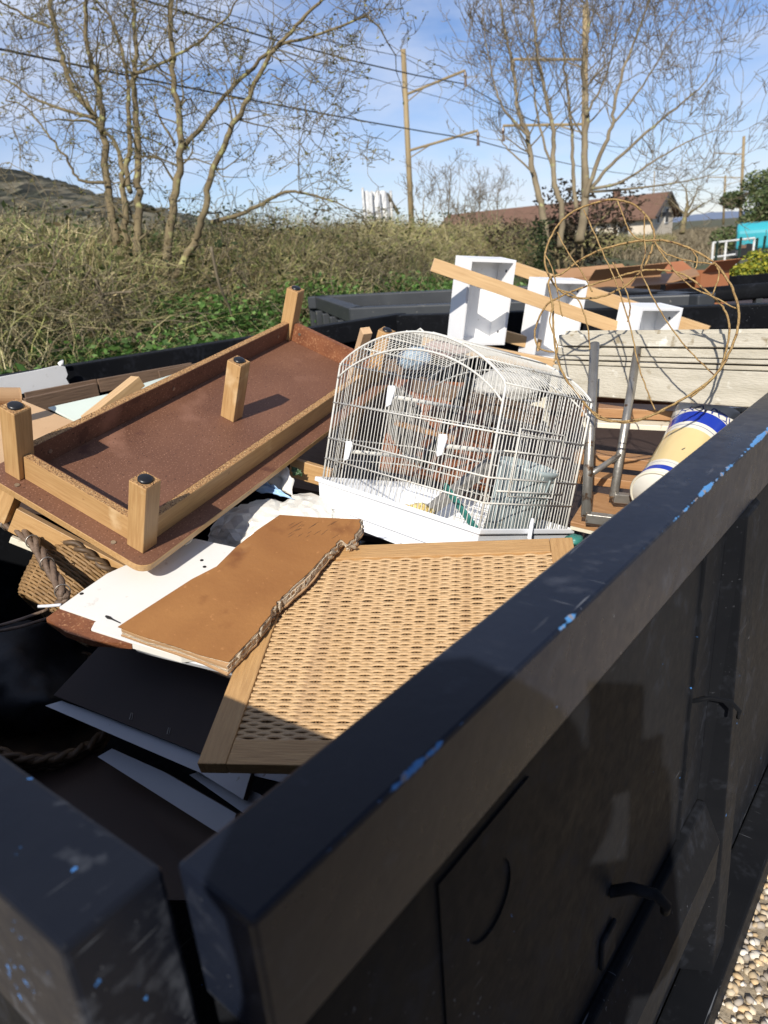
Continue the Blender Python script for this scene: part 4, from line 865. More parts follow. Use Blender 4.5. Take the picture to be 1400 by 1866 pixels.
for (i, ln_) in ((8, .022), (30, .032), (58, .024), (90, .03), (114, .026), (135, .02)):
    i = min(i, len(Pz)-3); p = Pz[i]-inw[i]*.002-ho; t = (Pz[i+2]-Pz[i]).normalized()
    fl = MB(); vs = []
    for k in range(5):
        f = k/4; q = p-inw[i]*ln_*.5*f-Vector((0, 0, 1))*(.004+ln_*.55*f*f)+t*.004*math.sin(f*4)
        vs += [q-t*.008*(1-f*.6), q+t*.009*(1-f*.5)]
    fl.add(vs, [(2*k, 2*k+1, 2*k+3, 2*k+2) for k in range(4)]); o = fl.build('torn_flap', 'paper_edge', hb, smooth=True); sd = o.modifiers.new('solid', 'SOLIDIFY'); sd.thickness = .0012
sk = MB()
for k in range(22):
    x, y = random.uniform(520, 605), random.uniform(956, 982); f_ = random.uniform(6, 15); a = onpl(x, y, bpl)-ho+bn*.0001; b = onpl(x+f_, y-f_*.62, bpl)-ho+bn*.0001
    sk.tube([a, (a+b)/2, b], [.0002, .00045, .0002], 4)
tag(sk.build('scratch_marks', 'brown_board', hb), kind='stuff')
# ------------------------------------------------------------------ boards in the shade near the end door
def two_ply(name, label, cat, pts, m_top, m_core, t_top=.002, t_core=.016):
    o = slab(name, label, cat, pts, t_top, m_top, bevel=0); nn = Vector((0, 0, 0))
    for i in range(len(pts)): nn += pts[i].cross(pts[(i+1) % len(pts)])
    nn.normalize(); nn = nn if nn.z > 0 else -nn
    MB().prism([p-nn*t_top*1.01-o.location for p in pts], t_core).build('core', m_core, o); return o
dpl = plane3(at(100, 1268, -.50), at(372, 1376, -.530), at(182, 1178, -.425))
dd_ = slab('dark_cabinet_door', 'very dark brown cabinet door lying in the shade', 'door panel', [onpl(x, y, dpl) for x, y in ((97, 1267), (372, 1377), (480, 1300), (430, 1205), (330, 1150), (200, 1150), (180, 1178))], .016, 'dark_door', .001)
dn = dpl[1] if dpl[1].z > 0 else -dpl[1]
for (x, y) in ((240, 1305), (308, 1332)):
    c = [onpl(x+a, y+b, dpl)+dn*.0008-dd_.location for a, b in ((-3, 6), (0, -6), (3, -5), (1, 7))]; MB().tube(c, .0009, 5, closed=True).build('staple', 'steel', dd_)
low = Vector((0, 0, -.021))
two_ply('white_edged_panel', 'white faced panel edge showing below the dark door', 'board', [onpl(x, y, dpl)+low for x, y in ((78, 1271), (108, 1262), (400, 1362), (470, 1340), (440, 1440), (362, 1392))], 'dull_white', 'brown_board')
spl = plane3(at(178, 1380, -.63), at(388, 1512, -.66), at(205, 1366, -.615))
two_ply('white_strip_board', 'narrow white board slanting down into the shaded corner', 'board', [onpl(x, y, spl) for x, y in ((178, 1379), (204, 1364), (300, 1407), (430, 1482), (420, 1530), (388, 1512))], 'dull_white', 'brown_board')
spl2 = plane3(at(330, 1400, -.60), at(450, 1480, -.62), at(370, 1395, -.59))
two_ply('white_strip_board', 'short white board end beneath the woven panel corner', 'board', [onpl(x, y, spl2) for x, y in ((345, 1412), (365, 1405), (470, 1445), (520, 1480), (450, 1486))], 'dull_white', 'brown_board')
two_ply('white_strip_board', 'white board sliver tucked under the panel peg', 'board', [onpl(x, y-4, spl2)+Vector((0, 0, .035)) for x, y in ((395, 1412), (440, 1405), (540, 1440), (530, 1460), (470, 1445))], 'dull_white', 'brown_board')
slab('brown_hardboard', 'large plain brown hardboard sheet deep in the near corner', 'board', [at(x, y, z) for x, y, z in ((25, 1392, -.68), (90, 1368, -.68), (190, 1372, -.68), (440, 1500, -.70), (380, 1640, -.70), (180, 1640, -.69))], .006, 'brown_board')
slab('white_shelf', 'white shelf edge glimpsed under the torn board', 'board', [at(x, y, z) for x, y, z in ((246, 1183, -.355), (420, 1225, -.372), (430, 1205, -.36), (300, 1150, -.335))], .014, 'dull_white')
sk_ = MB(); crumple(sk_, at(35, 1235, -.58), (.18, .16, .12), seed=3, amp=.22, sub=4, freq=1.3, jit=.035); o = sk_.build('black_sack', 'black_bag', smooth=True); tag(o, 'black plastic sack slumped in the dark left corner', 'bag')
# baskets
def basket(label, c, r0, r1, h_, rows, m, M3, rim_m, nst=22):
    r = empty('wicker_basket', Matrix.Translation(c) @ M3.to_4x4()); tag(r, label, 'basket'); wv_ = MB()
    for i in range(rows):
        t = i/(rows-1); rr_ = r0+(r1-r0)*t**.7; K = nst*4; pts = []
        for k in range(K):
            a = 2*PI*k/K; w_ = rr_+.003*math.sin(nst*a/1.0+PI*(i % 2)); pts.append(Vector((w_*math.cos(a), w_*math.sin(a), h_*t)))
        wv_.tube(pts, h_/rows*.62, 5, closed=True)
    tag(wv_.build('weave', m, r, smooth=True), kind='stuff'); st_ = MB()
    for k in range(nst):
        a = 2*PI*k/nst; st_.tube([Vector(((r0+(r1-r0)*t**.7)*math.cos(a), (r0+(r1-r0)*t**.7)*math.sin(a), h_*t*1.01)) for t in (0, .25, .5, .75, 1)], .003, 4)
    tag(st_.build('uprights', m, r), kind='stuff')
    pts = [[], []]
    for k in range(120):
        a = 2*PI*k/120
        for s_ in (0, 1): pts[s_].append(Vector(((r1+.006*math.cos(14*a+PI*s_))*math.cos(a), (r1+.006*math.cos(14*a+PI*s_))*math.sin(a), h_+.006*math.sin(14*a+PI*s_))))
    rb = MB(); rb.tube(pts[0], .0065, 6, closed=True); rb.tube(pts[1], .0065, 6, closed=True); rb.build('rim', rim_m, r, smooth=True)
    MB().lathe([(.001, .001), (r0, .002)], 24).build('base', m, r); return r
basket('brown wicker basket lying on its side below the braided handle', at(50, 1128, -.40)+Vector((0, .06, -.03)), .10, .15, .14, 21, 'wicker_tan', Matrix.Rotation(math.radians(-62), 3, 'X') @ Matrix.Rotation(.4, 3, 'Z'), 'wicker_dark')
basket('dark wicker basket buried deep beside the shaded boards', at(95, 1350, -.72), .11, .15, .15, 13, 'wicker_dark', Matrix.Rotation(math.radians(24), 3, 'Y'), 'wicker_dark')
hp_ = smooth_path([at(x, y, z) for x, y, z in ((-30, 940, -.19), (3, 950, -.20), (30, 964, -.21), (60, 987, -.225), (78, 1015, -.24), (99, 1047, -.26), (116, 1084, -.275), (112, 1098, -.30))], 10)
bd = empty('braided_handle', Matrix.Translation(hp_[0])); tag(bd, 'twisted brown willow handle arching at the left edge', 'handle')
for s_ in range(3):
    q = []
    for i, p in enumerate(hp_):
        t = (hp_[min(i+1, len(hp_)-1)]-hp_[max(i-1, 0)]).normalized(); u_ = t.cross(Vector((0, 0, 1))).normalized(); w_ = t.cross(u_); a = i*.26+s_*2*PI/3
        q.append(p-hp_[0]+(u_*math.cos(a)+w_*math.sin(a))*.0072)
    MB().tube(q, .0068, 7).build('willow_strand', 'braid', bd, smooth=True)
wr = MB()
for i0 in (14, 30, 44, 58):
    p = hp_[i0]-hp_[0]; t = (hp_[i0+1]-hp_[i0-1]).normalized(); u_ = t.cross(Vector((0, 0, 1))).normalized(); w_ = t.cross(u_)
    wr.tube([p+t*.004*math.sin(a)+(u_*math.cos(a)+w_*math.sin(a))*.0150 for a in np.linspace(0, 2*PI, 16, endpoint=False)], .0014, 5, closed=True)
wr.build('binding', 'steel', bd, smooth=True)
for i, (pts, m, lb) in enumerate((([(70, 1105), (90, 1104), (112, 1102)], 'dull_white', 'pale split willow end under the braided handle'), ([(0, 1140), (40, 1128), (90, 1110)], 'braid', 'dark willow rod under the pale split end'), ([(0, 1150), (45, 1140), (95, 1124)], 'braid', 'lowest dark willow rod beside the black sack'))):
    tag(MB().tube(smooth_path([at(x, y, -.29-.02*i) for x, y in pts], 4), .0035, 6).build('willow_rod', m, smooth=True), lb, 'rod')
slab('tan_wicker_mat', 'sunlit piece of tan wicker beside the braided handle', 'wicker', [at(x, y, z) for x, y, z in ((112, 1022, -.33), (166, 1045, -.345), (140, 1082, -.35), (100, 1078, -.345))], .008, 'wicker_tan')
wm = MB()
for k in range(13):
    a, b = at(108+k*.2-k*.9, 1026+k*4.3, -.328), at(164-k*1.8, 1048+k*3.0, -.342); n_ = 18
    wm.tube([a.lerp(b, j/n_)+Vector((0, 0, .003+.002*math.sin(j*1.6+PI*k))) for j in range(n_+1)], .0028, 4)
wm_ = wm.build('wicker_rows', 'wicker_tan', smooth=True); tag(wm_, 'ridged wicker rows catching the sun by the willow handle', 'wicker', kind='stuff')
# ------------------------------------------------------------------ plastic bags under the bench table
g1 = MB(); crumple(g1, at(470, 965, -.33), (.10, .13, .075), Matrix.Rotation(-.6, 3, 'Z'), 1, .18, 4, 1.3, .035); crumple(g1, at(560, 950, -.32), (.13, .10, .065), Matrix.Rotation(-.3, 3, 'Z'), 5, .18, 4, 1.3, .035)
tag(g1.build('plastic_bag', 'bag', smooth=False), 'rumpled dirty white plastic bag behind the torn tan board', 'bag')
def cloth(name, label, quad, m, nx=14, ny=14, amp=.012, seed=0):
    a, b, c, d = quad; vs = []; nn = (b-a).cross(d-a).normalized()
    for j in range(ny+1):
        for i in range(nx+1):
            u_, v_ = i/nx, j/ny; p = (a*(1-u_)+b*u_)*(1-v_)+(d*(1-u_)+c*u_)*v_
            vs.append(p+nn*amp*(mnoise.noise(Vector((u_*3.2+seed, v_*3.2, seed)))*1.6+.5*abs(mnoise.noise(Vector((u_*8, v_*8+seed, 1))))))
    o = MB().add(vs, [(j*(nx+1)+i, j*(nx+1)+i+1, (j+1)*(nx+1)+i+1, (j+1)*(nx+1)+i) for j in range(ny) for i in range(nx)]).build(name, m, smooth=True)
    sd = o.modifiers.new('solid', 'SOLIDIFY'); sd.thickness = .0015; return tag(o, label, 'bag')
cloth('white_sheet', 'white plastic sheet peaking between the bench table and cage', [at(488, 880, -.24), at(536, 905, -.26), at(524, 846, -.19), at(484, 856, -.20)], 'bag', seed=2)
cloth('blue_film', 'crinkled pale blue plastic film over the white bag', [at(465, 893, -.235), at(538, 911, -.255), at(505, 889, -.225), at(484, 879, -.222)], 'blue_bag', amp=.008, seed=5)
cloth('green_scrap', 'small dark green plastic scrap behind the white sheet', [at(533, 865, -.22), at(552, 868, -.23), at(548, 856, -.21), at(530, 848, -.20)], 'green_leaf', amp=.008, seed=8)
stick('oak_board', 'short oak board standing left of the cage tray', 'board', at(530, 850, -.215), at(604, 872, -.25), .018, .055, 'oak')
slab('dark_board', 'dark brown board lying under the left end of the cage', 'board', [at(x, y, z) for x, y, z in ((520, 885, -.34), (600, 900, -.35), (640, 810, -.30), (560, 800, -.28))], .016, 'old_plank')
MB_c = MB().tube([at(328, 985, -.248), at(340, 978, -.246), at(352, 975, -.244), at(346, 986, -.246), at(336, 992, -.248)], .004, 6).build('foil_scrap', 'steel', smooth=True); tag(MB_c, 'crumpled shiny foil scrap beside the table corner', 'foil')
# ------------------------------------------------------------------ bird cage
KR = [[0.9852, 0.1635, 0.0517], [-0.1715, 0.9381, 0.301], [0.0007, -0.3054, 0.9522]]
KM = pose(ortho(KR), (-.9498, 1.0841, -.2191)); cg = empty('bird_cage', KM); tag(cg, 'white wire bird cage with arched top and plastic tray', 'bird cage')
cw_, cdp, chh, cs = .55, .3183, .3032, .0934
def arch(x, drop=0.0): t = (x-cw_/2)/(cw_/2); return chh+cs*(1-t*t)**.85*1.0-drop if abs(t) < 1 else chh-drop
# tray
tr = MB(); e = .016
ol = [(-e, -e), (cw_+e, -e), (cw_+e, cdp+e), (-e, cdp+e)]
ib = [(.004, .004), (cw_-.004, .004), (cw_-.004, cdp-.004), (.004, cdp-.004)]
il = [(-e+.005, -e+.005), (cw_+e-.005, -e+.005), (cw_+e-.005, cdp+e-.005), (-e+.005, cdp+e-.005)]
V4 = [(x, y, .006) for x, y in ol]+[(x*1.0, y, -.006) for x, y in ol]+[(x, y, -.0065) for x, y in ((-.008, -.008), (cw_+.008, -.008), (cw_+.008, cdp+.008), (-.008, cdp+.008))]+[(x, y, -.088) for x, y in ib]+[(x, y, .006) for x, y in il]+[(x, y, -.07) for x, y in ib]
fs = []
for lv in range(3): fs += [(lv*4+k, lv*4+(k+1) % 4, lv*4+4+(k+1) % 4, lv*4+4+k) for k in range(4)]
fs += [(12, 13, 14, 15)]+[(k, 16+k, 16+(k+1) % 4, (k+1) % 4) for k in range(4)]+[(16+k, 20+k, 20+(k+1) % 4, 16+(k+1) % 4) for k in range(4)]+[(20, 21, 22, 23)]
ty = tr.add(V4, fs).build('tray', 'white_plastic', cg, bevel=.003)
MB().box((.0, -.0105, -.062), (cw_, -.0055, -.059)).build('tray_line', 'white_plastic', ty); MB().box((-.004, -.010, -.090), (cw_*.99, cdp, -.0885)).build('tray_foot', 'white_plastic', ty)
rw = .00098
def wires(name, lst, r=rw, n=5):
    m = MB()
    for p in lst: m.tube(p, r, n, cap=False)
    return tag(m.build(name, 'cage_wire', cg, smooth=True, fix=False), kind='stuff')
nf = 44
front = []; back = []
for i in range(1, nf):
    x = cw_*i/nf; j = random.gauss(0, .0005); front.append([(x, 0, -.004), (x+j, .0005, arch(x)*.5), (x, 0, arch(x))]); back.append([(x, cdp, -.004), (x+j, cdp, arch(x)*.5), (x, cdp, arch(x))])
wires('front_wires', front); wires('back_wires', back)
nd = 27; ro = []
for k in range(1, nd):
    y = cdp*k/nd; ro.append([(0, y, -.004), (0, y, chh)]+[(x, y, arch(x)) for x in np.linspace(.012, cw_-.012, 26)]+[(cw_, y, chh), (cw_, y, -.004)])
wires('hoop_wires', ro)
def bar(name, p, r=.0023, closed=False): return MB().tube(p, r, 8, closed=closed).build(name, 'cage_wire', cg, smooth=True)
for y in (0, cdp):
    bar('arch_bar', [(0, y, -.006), (0, y, chh*.6), (0, y, chh-.004)]+[(x, y, arch(x)) for x in np.linspace(.006, cw_-.006, 34)]+[(cw_, y, chh-.004), (cw_, y, chh*.6), (cw_, y, -.006)], .0028)
    bar('inner_arch', [(x, y-.0022, chh-.036+(cs-.004)*(1-((x-cw_/2)/(cw_/2))**2)**.85) for x in np.linspace(.001, cw_-.001, 34)], .0024)
for z in (.205, .112, .058): bar('hoop_bar', [(-.0015, -.0022, z), (cw_+.0022, -.0022, z), (cw_+.0022, cdp+.0022, z), (-.0022, cdp+.0022, z)], .0021, True)
for t in (.0, .12, .27, .42, .58, .73, .88, 1.0):
    x = cw_*t; bar('roof_bar', [(x, -.002, arch(x)+.0018), (x, cdp+.002, arch(x)+.0018)], .0019)
for z in (.17, .085): bar('side_bar', [(cw_+.0025, .03, z), (cw_+.0025, cdp-.05, z)], .0019)
bar('side_door_frame', [(cw_+.004, .07, .075), (cw_+.004, .07, .22), (cw_+.004, .23, .22), (cw_+.004, .23, .075)], .002, True)
for (x, z, ln_) in ((.212, .243, .26), (.087, .091, .25), (.405, .155, .26)):
    p = MB().tube([(x, .004, z), (x, ln_, z)], .0052, 10).build('perch', 'cage_wire', cg, smooth=True)
    MB().prism([Vector((x+a, -.0045, z+b)) for a, b in ((-.012, .024), (.010, .026), (.013, .016), (.006, -.020), (-.006, -.026), (-.010, -.018))], .005, (0, 1, 0)).build('clip', 'white_plastic', p, bevel=.0015)
lt = MB(); lt.tube([(cw_+.017, .155, .03), (cw_+.021, .15, .012), (cw_+.024, .147, -.012), (cw_+.030, .15, -.024), (cw_+.024, .16, -.030)], [.004, .005, .005, .004, .003], 8)
lt.build('latch', 'white_plastic', cg, smooth=True); MB().tube([(cw_*.5-.012, 0, chh+cs+.001), (cw_*.5, 0, chh+cs+.007), (cw_*.5+.012, 0, chh+cs+.001)], .0022, 6).build('hook_eye', 'cage_wire', cg, smooth=True)
gr = MB()
for i in range(15): gr.tube([(cw_*.60+i*.012, .03+.0, .085), (cw_*.60+i*.012, .03+.0, .02)], .001, 4)
for i in range(5): gr.tube([(cw_*.60, .03, .022+i*.015), (cw_*.60+.168, .03, .022+i*.015)], .001, 4)
# things inside and against the cage
def in_cage(x, y, z): return KM @ Vector((x, y, z))
s1 = MB(); crumple(s1, in_cage(.20, .17, -.040), (.042, .032, .024), Matrix.Rotation(.3, 3, 'Z'), 11, .4, 4, 3); tag(s1.build('yellow_sponge', 'sponge', smooth=True), 'crumbly yellow sponge lying in the cage tray', 'sponge')
s2 = MB(); crumple(s2, in_cage(.40, .11, -.045), (.055, .028, .022), Matrix.Rotation(-.1, 3, 'Z'), 12, .3, 4, 4); tag(s2.build('cork_block', 'wicker_tan', smooth=True), 'orange brown cork piece at the front of the cage floor', 'cork')
stick('grey_beam', 'grey plastic channel leaning diagonally inside the cage', 'channel', in_cage(.16, .25, -.045), in_cage(.38, .20, .120), .035, .022, 'grey_beam', Vector((0, -.5, .8)))
s3 = MB()
for k in range(9): s3.tube([in_cage(.30+k*.016, .20, -.055), in_cage(.31+k*.016, .205, .05)], .0012, 4)
for k in range(6): s3.tube([in_cage(.295, .2, -.045+k*.018), in_cage(.445, .2, -.045+k*.018)], .0012, 4)
tag(s3.build('wire_rack', 'cage_wire'), 'small white wire rack standing inside the cage', 'rack')
bn_ = empty('ribbed_bin', KM @ Matrix.Translation((.465, .21, -.07)) @ Matrix.Rotation(.12, 4, 'Y')); tag(bn_, 'grey green ribbed plastic bin in the right end of the cage', 'bin')
prf = []; 
MB().lathe([(.001, .001), (.052, .001), (.056, .01), (.066, .20), (.070, .203), (.070, .212), (.064, .212), (.060, .02), (.001, .012)], 28).build('body', 'grey_bin', bn_, smooth=True)
for k in range(18):
    a = 2*PI*k/18; MB().tube([Vector((.0555*math.cos(a), .0555*math.sin(a), .015)), Vector((.0665*math.cos(a), .0665*math.sin(a), .195))], .0022, 5).build('rib', 'grey_bin', bn_)
stick('teal_strip', 'teal plastic strip at the bottom right of the cage', 'strip', in_cage(.36, .08, .06), in_cage(.53, .07, -.045), .006, .02, 'teal')
tl = MB(); crumple(tl, at(1046, 984, -.285), (.020, .02, .012), None, 21, .3, 3); tag(tl.build('teal_scrap', 'teal', smooth=True), 'teal plastic scrap beside the top corner of the woven panel', 'scrap')
# ------------------------------------------------------------------ jumble behind the cage
def board(name, label, pts, th, m, cat='board'): return slab(name, label, cat, [at(x, y, z) for x, y, z in pts], th, m)
board('red_brown_board', 'wide red brown board slanting up behind the cage', [(690, 850, -.34), (890, 890, -.36), (905, 700, -.14), (720, 690, -.12)], .018, 'red_plank')
board('dark_door_leaf', 'dark brown door leaf propped behind the left cage end', [(560, 800, -.33), (700, 830, -.35), (740, 650, -.05), (620, 670, -.07)], .02, 'old_plank')
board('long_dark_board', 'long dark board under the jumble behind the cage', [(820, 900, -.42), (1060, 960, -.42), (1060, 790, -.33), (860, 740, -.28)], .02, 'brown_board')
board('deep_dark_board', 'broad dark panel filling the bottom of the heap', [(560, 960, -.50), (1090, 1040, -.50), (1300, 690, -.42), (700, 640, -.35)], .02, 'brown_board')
cr_ = empty('slatted_crate', Matrix.Translation(at(695, 868, -.36)+Vector((-.02, .12, 0))) @ Matrix.Rotation(-.5, 4, 'Z') @ Matrix.Rotation(.1, 4, 'Y')); tag(cr_, 'dark slatted crate seen through the left of the cage', 'crate')
for k in range(7): part('slat', 'grey_steel' if k % 2 else 'grey_beam', cr_, (-.09+k*.028, 0, 0), (-.073+k*.028, .012, .27), .001)
part('rail', 'cap', cr_, (-.10, .0125, .02), (.12, .03, .06), .001); part('rail', 'cap', cr_, (-.10, .0125, .2), (.12, .03, .24), .001)
stick('rough_branch_offcut', 'rough natural wood offcut beside the bench table leg', 'wood', at(668, 602, .12), at(640, 700, -.06), .03, .026, 'mdf')
stick('pine_post', 'light pine post behind the left side of the cage', 'post', at(690, 640, .0), at(612, 850, -.30), .04, .03, 'pine')
stick('pine_strip', 'thin pine strip crossing behind the cage perch', 'strip', at(720, 770, -.16), at(830, 800, -.2), .02, .012, 'orange_plank')
for i, (x, y, z, s_, m, lb) in enumerate(((735, 655, .0, (.06, .05, .04), 'pale_blue', 'pale blue package behind the cage roof'), (800, 636, .0, (.09, .05, .035), 'pink', 'dusty pink package behind the cage roof'), (915, 706, -.06, (.11, .06, .05), 'foam', 'white foam lump behind the cage shoulder'), (838, 724, -.12, (.05, .04, .02), 'foam', 'small white foam chunk behind the cage centre'))):
    mb = MB(); crumple(mb, at(x, y, z)+Vector((-.05, .12, -.02)), s_, Matrix.Rotation(.5, 3, 'Z'), 30+i, .2, 4); tag(mb.build('package' if i < 2 else 'foam_lump', m, smooth=True), lb, 'package' if i < 2 else 'foam')
vt = empty('white_louvre', Matrix.Translation(at(925, 790, -.22)+Vector((-.04, .1, 0))) @ Matrix.Rotation(-.15, 4, 'Z')); tag(vt, 'ivory louvred grille lying behind the cage', 'grille')
for k in range(4): part('louvre', 'ivory', vt, (-.1, -.006, k*.024), (.12, .02, .012+k*.024), .001)
for s_ in (-.103, .121): part('stile', 'ivory', vt, (s_-.006, -.004, -.01), (s_+.006, .022, .10), .001)
stick('brown_post', 'brown wooden post lying diagonally behind the cage', 'post', at(760, 700, -.08), at(985, 760, -.15), .05, .04, 'old_plank')
stick('black_tube', 'black tube leaning behind the cage door', 'tube', at(860, 690, -.05), at(770, 850, -.3), .022, .022, 'cap')
# ------------------------------------------------------------------ drawers on pine rails
DR = ortho([[0.457, -0.876, 0.156], [0.883, 0.467, 0.034], [-0.102, 0.122, 0.987]])
def drawer(t, h_, lab, wd=.227, dp=.126, tilt=None):
    M = pose(DR, (t.x, t.y, t.z-RIM))
    if tilt: M = M @ tilt
    r = empty('white_drawer_box', M); tag(r, lab, 'drawer', 'white drawers standing on end'); th = .012
    part('side', 'white_lacquer', r, (0, 0, 0), (th, dp, h_), .001); part('side', 'white_lacquer', r, (wd-th, 0, 0), (wd, dp, h_), .001)
    part('end', 'white_lacquer', r, (th+.0004, .0006, h_-th), (wd-th-.0004, dp, h_-.0004), .001); part('end', 'white_lacquer', r, (th+.0004, .0006, .0004), (wd-th-.0004, dp, th), .001)
    part('bottom', 'white_lacquer', r, (th+.0004, dp-.008, th+.0004), (wd-th-.0004, dp-.001, h_-th-.0004), 0)
    for z in (.05, h_-.05): MB().tube([(wd-th-.0012, .05, z), (wd-th+.0004, .05, z)], .006, 10).build('screw_hole', 'cap', r)
    return r
drawer(V(-1.417, 2.453, -.086), .36, 'tallest white drawer standing on end nearest the cage')
drawer(atd(969, 662, 3.2), .36, 'middle white drawer between the two pine rails', .235, .12)
d3 = atd(1146, 668, 2.9); drawer(d3, .235, 'low white drawer behind the weathered boards', .22, .13)
stick('pine_rail', 'long pine rail crossing in front of the white drawers', 'rail', atd(788, 482, 2.82), atd(1150, 606, 2.96), .02, .052, 'pine')
stick('pine_rail', 'long pine rail passing behind the white drawers', 'rail', atd(925, 484, 3.48), atd(1290, 606, 3.02), .02, .055, 'pine')
stick('pine_rail', 'low pine rail under the white drawers by the cage roof', 'rail', atd(770, 620, 2.95), atd(1020, 668, 2.80), .02, .05, 'pine')
stick('pine_rail', 'short pine rail between the two tall white drawers', 'rail', atd(905, 608, 3.3), atd(985, 630, 3.2), .02, .05, 'pine')
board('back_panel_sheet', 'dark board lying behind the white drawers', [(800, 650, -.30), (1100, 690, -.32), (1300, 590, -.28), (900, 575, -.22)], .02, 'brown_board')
# ------------------------------------------------------------------ weathered shutter boards and planks at right
ws = empty('weathered_shutter'); wa, wb_ = at(1016, 610, .075), V(.045, 1.615, .105); tag(ws, 'weathered off white grooved shutter board leaning on the right heap', 'shutter')
ws.matrix_world = frame_from(wa, wb_, wa+Vector((.2, .9, -.25))); wl_ = (wb_-wa).length
y_ = 0; zc = 0
for k, (hh_, pr_) in enumerate(((.034, .007), (.024, -.002), (.013, .005), (.013, -.003), (.084, .004))):
    part('board_strip', 'weathered', ws, (0 if k else .01, -pr_, -zc-hh_+.0026), (wl_, .028+.0012*k, -zc), .0022); zc += hh_
part('top_strip', 'weathered', ws, (.022, .004, .0006), (wl_, .05, .012), .002); part('notch', 'grey_beam', ws, (wl_*.60, -.001, -.012), (wl_*.60+.03, .003, .0), .001)
hk = at(1131, 622, .055); ck = MB(); rx_ = (wb_-wa).normalized()
ck.tube([hk+Vector((0, -.028, 0))+rx_*(.022*math.cos(a))+Vector((0, 0, .02*math.sin(a))) for a in np.linspace(2.4, 7.2, 18)], .0042, 7); tag(ck.build('iron_hook', 'cap', smooth=True), 'black C shaped iron hook on the weathered shutter', 'hook')
def plank(label, a, b, wd, ht, m, name='plank'): return stick(name, label, 'plank', a, b, wd, ht, m)
plank('thin ivory strip directly under the weathered shutter', at(1046, 706, -.09), at(1400, 716, -.10)+Vector((.0, .0, 0)), .06, .012, 'ivory')
plank('red brown plank below the ivory strip', at(1070, 722, -.10), at(1392, 728, -.115), .07, .024, 'red_plank')
plank('orange brown bowed plank behind the steel legs', at(1060, 745, -.115), at(1290, 755, -.125), .07, .026, 'orange_plank')
plank('ivory painted board edge behind the umbrella stand', at(1062, 768, -.14), at(1285, 778, -.15), .07, .014, 'ivory')
plank('orange pine plank low between the two steel legs', at(1050, 830, -.22), at(1210, 848, -.23), .05, .03, 'orange_plank')
plank('lowest orange plank near the chair seat', at(1050, 868, -.25), at(1200, 884, -.26), .05, .022, 'orange_plank')
plank('white topped red plank behind the umbrella stand', at(1290, 745, -.11), at(1400, 742, -.09), .05, .012, 'white_board')
# ------------------------------------------------------------------ upturned steel leg chair
ch = empty('steel_leg_chair', Matrix.Translation(at(1110, 935, -.24))); tag(ch, 'upturned chair with two rusty steel tube legs and wooden seat', 'chair'); ho = ch.matrix_world.translation.copy()
la, lb_ = atd(1068, 942, 1.62), atd(1084, 626, 1.72); lc, ld_ = atd(1118, 906, 1.70), atd(1166, 613, 1.84)
MB().tube([la-ho, lb_-ho], .0115, 12).build('leg', 'steel', ch, smooth=True); MB().tube([lc-ho, ld_-ho], .0105, 12).build('leg', 'steel', ch, smooth=True)
MB().tube([atd(1080, 862, 1.645)-ho, atd(1134, 826, 1.74)-ho], .007, 8).build('crossbar', 'steel', ch, smooth=True)
def sqt(a, b, s_, nm):
    o = stick(nm, None, None, a, b, s_, s_, 'steel'); mw = o.matrix_world.copy(); o.parent = ch; o.matrix_world = mw; return o
sqt(la, atd(1150, 952, 1.60), .022, 'foot_bar'); sqt(lc, atd(1185, 912, 1.70), .022, 'foot_bar')
sp_ = [atd(1040, 940, 1.66), atd(1150, 965, 1.60), atd(1190, 905, 1.74), atd(1075, 885, 1.82)]
MB().prism([p-ho+Vector((0, 0, -.014)) for p in sp_], .012).build('seat', 'orange_plank', ch, bevel=.002)
MB().prism([p-ho+Vector((0, 0, -.0265)) for p in sp_], .008).build('seat_edge', 'ivory', ch)
